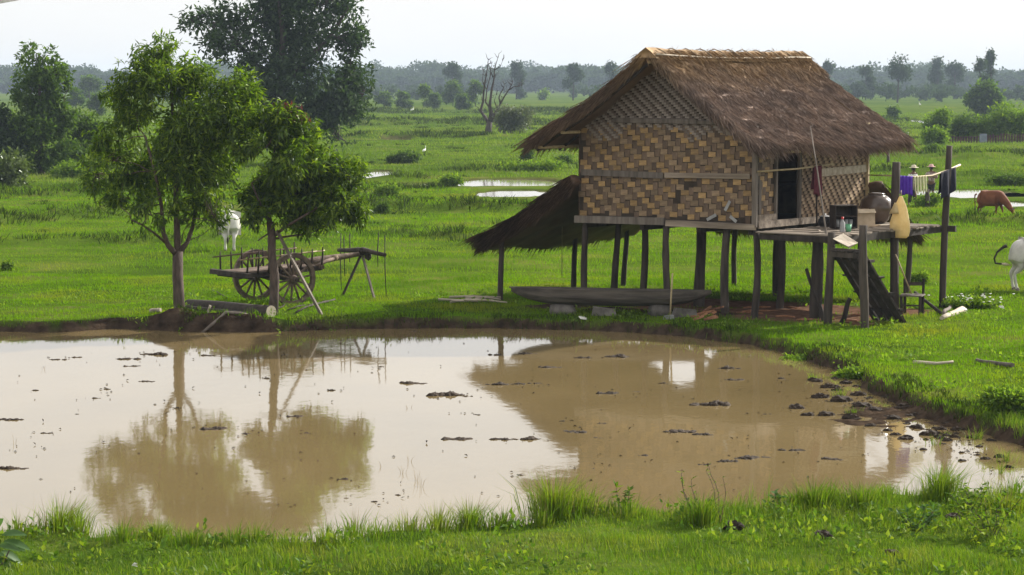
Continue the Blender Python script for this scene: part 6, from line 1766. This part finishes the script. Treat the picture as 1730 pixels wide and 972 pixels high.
# weeds and grass hanging over the far and right banks, one carpet
n_ = 150000
x, y = scatter(n_, 38, 58, 2.0); s_ = pond_sd(x, y)
k = (s_ < -0.02) & (s_ > -0.75) & (fbm(x * 0.8, y * 0.8, 97) > 0.40) & ~((x < G(470, 555).x) & (fbm(x * 0.5, y * 0.5, 98) < 0.56))
x, y, s_ = x[k], y[k], s_[k]
a = rng.uniform(0, 6.28, len(x)); m_ = rng.uniform(0, .7, len(x))
V, F = blades_arrays(np.stack([x, y, height(x, y) - .02], 1), (0.07 + 0.17 * vnoise(x * 1.6, y * 1.6, 99)) * rng.uniform(.5, 1.2, len(x)), rng.uniform(.010, .020, len(x)), np.stack([np.cos(a) * m_ - 0.1, np.sin(a) * m_ - .2], 1), rng.uniform(0, .8, len(x)))
tag(link('bank_fringe', tri_mesh('bank_fringe', V, F), 'weed_shade_dark'), 'shade-darkened grass and weeds hanging over the far pond bank', 'grass', kind='stuff')
# grass growing on the muddy corner and single rushes in the water
def tuft(px, py, n, h, spread, mat, lab, name='grass_tuft', z=None, bend=0.7, w=0.009, group=None, lean=(0, 0), dry=0):
    p = G(px, py + 8) if z is None else G(px, py, z)
    zz = max(zat(p.x, p.y), -0.03) if z is None else z
    t = thing(name, lab, 'grass', (p.x, p.y, zz), 0, group)
    a = rng.uniform(0, 2 * np.pi, n); r_ = np.abs(rng.normal(0, 0.5, n)) * spread
    X = np.stack([np.cos(a) * r_, np.sin(a) * r_, np.full(n, -0.03)], 1)
    ln = np.stack([np.cos(a), np.sin(a)], 1) * (rng.uniform(0.05, 0.6, n))[:, None] + np.array([lean])
    V, F = blades_arrays(X, h * rng.uniform(0.45, 1.1, n), w * rng.uniform(.7, 1.3, n), ln, rng.uniform(0, bend, n))
    link('blades', tri_mesh('blades', V, F), mat, t)['kind'] = 'stuff'
    if dry:
        V, F = blades_arrays(X[:dry], h * rng.uniform(0.8, 1.35, dry), np.full(dry, 0.006), ln[:dry] * 0.6, rng.uniform(0, .2, dry))
        link('seed_stems', tri_mesh('seed_stems', V, F), 'dry_stem', t)['kind'] = 'stuff'
    return t
for i_, (px, py, n, h, sp, lab) in enumerate([
        (935, 872, 620, 0.62, 0.34, 'biggest thick grass tuft on the near bank'), (985, 868, 260, 0.45, 0.3, 'looser grass tuft beside the biggest one on the near bank'),
        (1592, 836, 420, 0.55, 0.22, 'tall leaning grass tuft on the near bank before the bright water'), (105, 890, 420, 0.50, 0.30, 'arching grass tuft on the near bank by the broad-leaved plant'),
        (1185, 880, 340, 0.46, 0.26, 'grass tuft round two bare stems on the near bank'), (1375, 852, 240, 0.42, 0.28, 'upright grass tuft on the near bank right of the bare stems'),
        (1455, 850, 260, 0.40, 0.30, 'wide grass tuft on the near bank under the right reflections'), (795, 884, 200, 0.42, 0.22, 'thin upright grass tuft left of the biggest tuft'),
        (600, 892, 90, 0.36, 0.26, 'sparse grass tuft at the near waterline'), (1700, 852, 260, 0.34, 0.4, 'low grass tuft on the near bank at the frame edge'), (850, 884, 160, 0.34, 0.3, 'dry-bladed grass tuft against the biggest tuft')]):
    tuft(px, py, n, h, sp, 'grass_near', lab, lean=(0.12 if i_ in (2, 3) else 0.03, 0), dry=10)
for px, py, n, h, sp in [(float(a_), float(b_), int(c_), float(d_), float(e_)) for a_, b_, c_, d_, e_ in zip(np.linspace(30, 1715, 34) + rc.normal(0, 14, 34), np.interp(np.linspace(30, 1715, 34), (0, 550, 850, 1150, 1450, 1730), (890, 893, 868, 850, 832, 818)) + rc.uniform(2, 22, 34), rc.integers(50, 170, 34), rc.uniform(.20, .42, 34), rc.uniform(.12, .34, 34))]:
    tuft(px, py, n, h, sp, 'grass_near', 'small ragged grass tuft in the fringe along the near waterline', lean=(0.06, 0), dry=4, group='small grass tufts along the near waterline')
for px, py, n, h in ((1478, 640, 40, .25), (1420, 668, 60, .2), (1445, 700, 50, .18), (1375, 640, 40, .2), (1488, 650, 60, .25), (1650, 742, 40, .3), (1700, 780, 36, .3), (1580, 752, 24, .25), (1690, 800, 30, .3)):
    tuft(px, py, n, h, 0.16, 'grass_near', 'small grass sprout growing from the trampled mud corner', 'grass_sprout', WZ, group='grass sprouts in the mud corner')
for px, py, n, h in ((365, 712, 3, .35), (270, 830, 3, .22), (705, 812, 6, .25), (680, 800, 5, .18), (690, 780, 4, .2), (710, 822, 6, .28), (560, 690, 2, .2), (25, 750, 3, .3), (75, 625, 3, .15), (690, 690, 3, .14), (510, 610, 3, .12), (645, 790, 3, .15)):
    tuft(px, py, n, h, 0.05, 'dry_stem', 'few thin dry rush stems standing in the open water', 'rush_stem', WZ, 0.4, 0.006, 'dry rushes in the open water')
# taller ragged grass fringing the near waterline, one carpet
n_ = 60000
x, y = scatter(n_, 25, 37, 1.5)
s_ = pond_sd(x, y)
k = (s_ < -0.10) & (s_ > -1.1) & (fbm(x * 0.9, y * 0.9, 95) > 0.36) & (rng.uniform(0, 1, n_) < 0.95 + s_ * 0.8)
x, y = x[k], y[k]
h_ = (0.12 + 0.42 * vnoise(x * 1.3, y * 1.3, 96) ** 2) * rng.uniform(.4, 1.2, len(x))
a = rng.uniform(0, 6.28, len(x)); m_ = rng.uniform(0, .5, len(x))
V, F = blades_arrays(np.stack([x, y, height(x, y) - .02], 1), h_, rng.uniform(.005, .010, len(x)), np.stack([np.cos(a) * m_ + .08, np.sin(a) * m_], 1), rng.uniform(0, .7, len(x)))
tag(link('waterside_grass', tri_mesh('waterside_grass', V, F), 'grass_near'), 'taller ragged grass fringing the near waterline', 'grass', kind='stuff')
# bare-stemmed saplings and leafy weeds of the near bank
def sapling(px, py, h, k, leaves, mat, lab, L=0.10, W=0.04, spread=0.25, name='sapling', zoff=0):
    p = G(px, py); t = thing(name, lab, 'plant', (p.x, p.y, zat(p.x, p.y)), 0)
    mb = MB(); pts = []; ds = []
    for j in range(k):
        e = Vector((random.uniform(-spread, spread), random.uniform(-spread, spread) * .6, h * random.uniform(.65, 1.1)))
        path = limb(mb, (random.uniform(-.02, .02), 0, -0.05), e, 0.006, 0.003, 6, 0.06, 5)
        for q in path[2:]:
            for _ in range(leaves):
                pts.append(tuple(q)); ds.append((random.gauss(0, 1), random.gauss(0, 1), random.uniform(-.1, .8)))
    mb.build('stem', 'bark', t)
    V, F = leaves_arrays(np.array(pts), np.array(ds), np.repeat([[0, 0, 1.0]], len(pts), 0), rng.uniform(.6, 1.2, len(pts)) * L, rng.uniform(.8, 1.2, len(pts)) * W, .2)
    link('leaves', tri_mesh('leaves', V, F), mat, t)['kind'] = 'stuff'
    return t
sapling(1170, 885, 0.62, 3, 2, 'weed_leaf', 'tall nearly bare sapling stems on the near bank', 0.08, 0.03)
sapling(1222, 884, 0.62, 3, 2, 'weed_leaf', 'tall twiggy weed beside the bare sapling stems', 0.06, 0.02)
sapling(1052, 872, 0.30, 3, 5, 'weed_leaf', 'small bright leafy sapling right of the biggest tuft', 0.11, 0.045, 0.10)
sapling(222, 892, 0.34, 5, 4, 'weed_leaf', 'leafy bush sapling on the near bank right of the arching tuft', 0.09, 0.045, 0.22)
sapling(55, 890, 0.50, 5, 1, 'dry_stem', 'spray of thin dry stems at the left waterline', 0.04, 0.01, 0.3)
sapling(1315, 862, 0.22, 2, 3, 'big_leaf', 'pale broad-leaved sprout at the waterline', 0.12, 0.07, 0.08)
sapling(1545, 890, 0.30, 6, 4, 'big_leaf', 'weed with pale silvery leaves on the near bank', 0.10, 0.05, 0.28)
sapling(1675, 905, 0.42, 8, 5, 'weed_leaf', 'dark bushy weed on the right of the near bank', 0.08, 0.05, 0.40)
sapling(1640, 862, 0.34, 6, 4, 'weed_leaf', 'yellow-green bushy weed above the right near bank', 0.08, 0.045, 0.3)
# broad-leaved plant at the lower left
bp_ = G(0, 955); t = thing('broad_leaved_plant', 'plant with broad blue-green leaves at the lower left', 'plant', (bp_.x - 0.05, bp_.y, zat(bp_.x, bp_.y)), 0); t.scale = (0.8,) * 3
mb = MB()
for j in range(6): limb(mb, (random.uniform(-.05, .05), 0, -.05), (random.uniform(-.2, .25), random.uniform(-.2, .2), random.uniform(.25, .5)), 0.014, 0.008, 5, 0.08, 6)
mb.build('stem', 'bark', t)
lv = [(0.0, 0.50, 70, 0.30), (0.10, 0.44, 20, .34), (0.12, 0.36, -5, .36), (0.05, 0.30, 10, .34), (-0.05, 0.42, 150, .30), (0.08, 0.22, -25, .30), (0.0, 0.18, -10, .32), (0.14, 0.28, 12, .28), (-.1, .3, 200, .3), (0.05, 0.12, -30, .28), (-.05, .52, 110, .26)]
for j, (x, z, ang, L_) in enumerate(lv):
    a = R(ang); V, F = [], []
    nseg = 6
    d_ = Vector((math.cos(a), random.uniform(-.5, .3), math.sin(a) * 0.8)).normalized(); sd_ = d_.cross(Vector((0, -0.6, 0.8))).normalized(); up = sd_.cross(d_)
    vs, fs = [], []
    for k in range(nseg + 1):
        q = k / nseg; w = 0.062 * math.sin(math.pi * min(q * 0.93 + 0.05, 1)) ** 0.8
        c = Vector((x, random.uniform(-.003, .003), z)) + d_ * L_ * q - Vector((0, 0, 1)) * (0.10 * q * q)
        vs += [c - sd_ * w + up * w * 0.3, c, c + sd_ * w + up * w * 0.3]
    for k in range(nseg): fs += [(k * 3, k * 3 + 1, k * 3 + 4, k * 3 + 3), (k * 3 + 1, k * 3 + 2, k * 3 + 5, k * 3 + 4)]
    MB().add(vs, fs, True).build('leaf', 'big_leaf', t)
# low broad weeds among the bank grass, joined into one carpet
n_ = 2200
x, y = scatter(n_, 23.5, 36, 1.0); k = grass_ok(x, y, -0.3) & (fbm(x * 0.8, y * 0.8, 91) > 0.47); x, y = x[k], y[k]
p = np.stack([x, y, height(x, y) + 0.06], 1)
V, F = rosettes(p, np.repeat([[0, 0, 1.0]], len(p), 0), 7, 0.085, 0.05, -0.1, 0.8, 0.05)
tag(link('ground_weeds', tri_mesh('ground_weeds', V, F), 'weed_leaf'), 'low broad-leaved weeds creeping through the bank grass', 'weeds', kind='stuff')
n_ = 2600
x, y = scatter(n_, 38, 60, 1.0); k = grass_ok(x, y, -0.02) & (fbm(x * 0.6, y * 0.6, 92) > 0.5); x, y = x[k], y[k]
p = np.stack([x, y, height(x, y) + 0.05], 1)
V, F = rosettes(p, np.repeat([[0, 0, 1.0]], len(p), 0), 6, 0.10, 0.05, -0.1, 0.8, 0.06)
tag(link('meadow_weeds', tri_mesh('meadow_weeds', V, F), 'bush_leaf'), 'low weeds growing through the meadow round the pond', 'weeds', kind='stuff')
# dung and earth lumps in the near grass
for px, py, r_, lab in ((1505, 938, 0.10, 'dark lump of dung in the foreground grass'), (1610, 874, 0.10, 'rounded earth lump beside the silvery weed'), (1240, 895, 0.14, 'broken earth lump below the bare sapling'), (1390, 905, 0.13, 'dark earth lump half hidden in bank grass')):
    p = G(px, py); o_ = link('earth_lump', CL[int(px) % 6], None, None, (p.x, p.y, zat(p.x, p.y) + 0.03)); o_.scale = (r_, r_, r_ * 1.2); tag(o_, lab, 'earth lump')
for px, py, r_, lab in ((1692, 524, 0.06, 'white scrap lying in the meadow past the flowers'), (1630, 528, 0.06, 'pale scrap lying by the bleached driftwood'), (228, 958, 0.025, 'tiny white scrap in the foreground grass'), (985, 540, 0.09, 'pale flat scrap in the grass before the canoe')):
    p = G(px, py); tag(MB().box((0, 0, 0.03), (r_ * 2, r_ * 1.2, 0.03), Euler((0.4, 0.2, 0.5)).to_matrix(), 0.7, 0.012).build('white_scrap', 'white_scrap', None, (p.x, p.y, zat(p.x, p.y) + 0.04)), lab, 'scrap')
HAZE = 0.0002
# ------------------------------------------------------------ the hazy air over the plain
mb = MB()
mb.box((0, 2050, 15.5), (3900, 4250, 33))
hz = mb.build('haze', None)
hz.name = 'haze'
m = bpy.data.materials.new('haze'); m.use_nodes = True
n, l = m.node_tree.nodes, m.node_tree.links
n.remove(n['Principled BSDF'])
pv = n.new('ShaderNodeVolumePrincipled')
pv.inputs['Color'].default_value = (0.66, 0.80, 0.98, 1)
pv.inputs['Density'].default_value = HAZE
pv.inputs['Anisotropy'].default_value = 0.0
l.new(pv.outputs[0], n['Material Output'].inputs['Volume'])
hz.data.materials.append(m)
tag(hz, 'pale blue haze hanging over the whole plain', 'haze', kind='stuff')
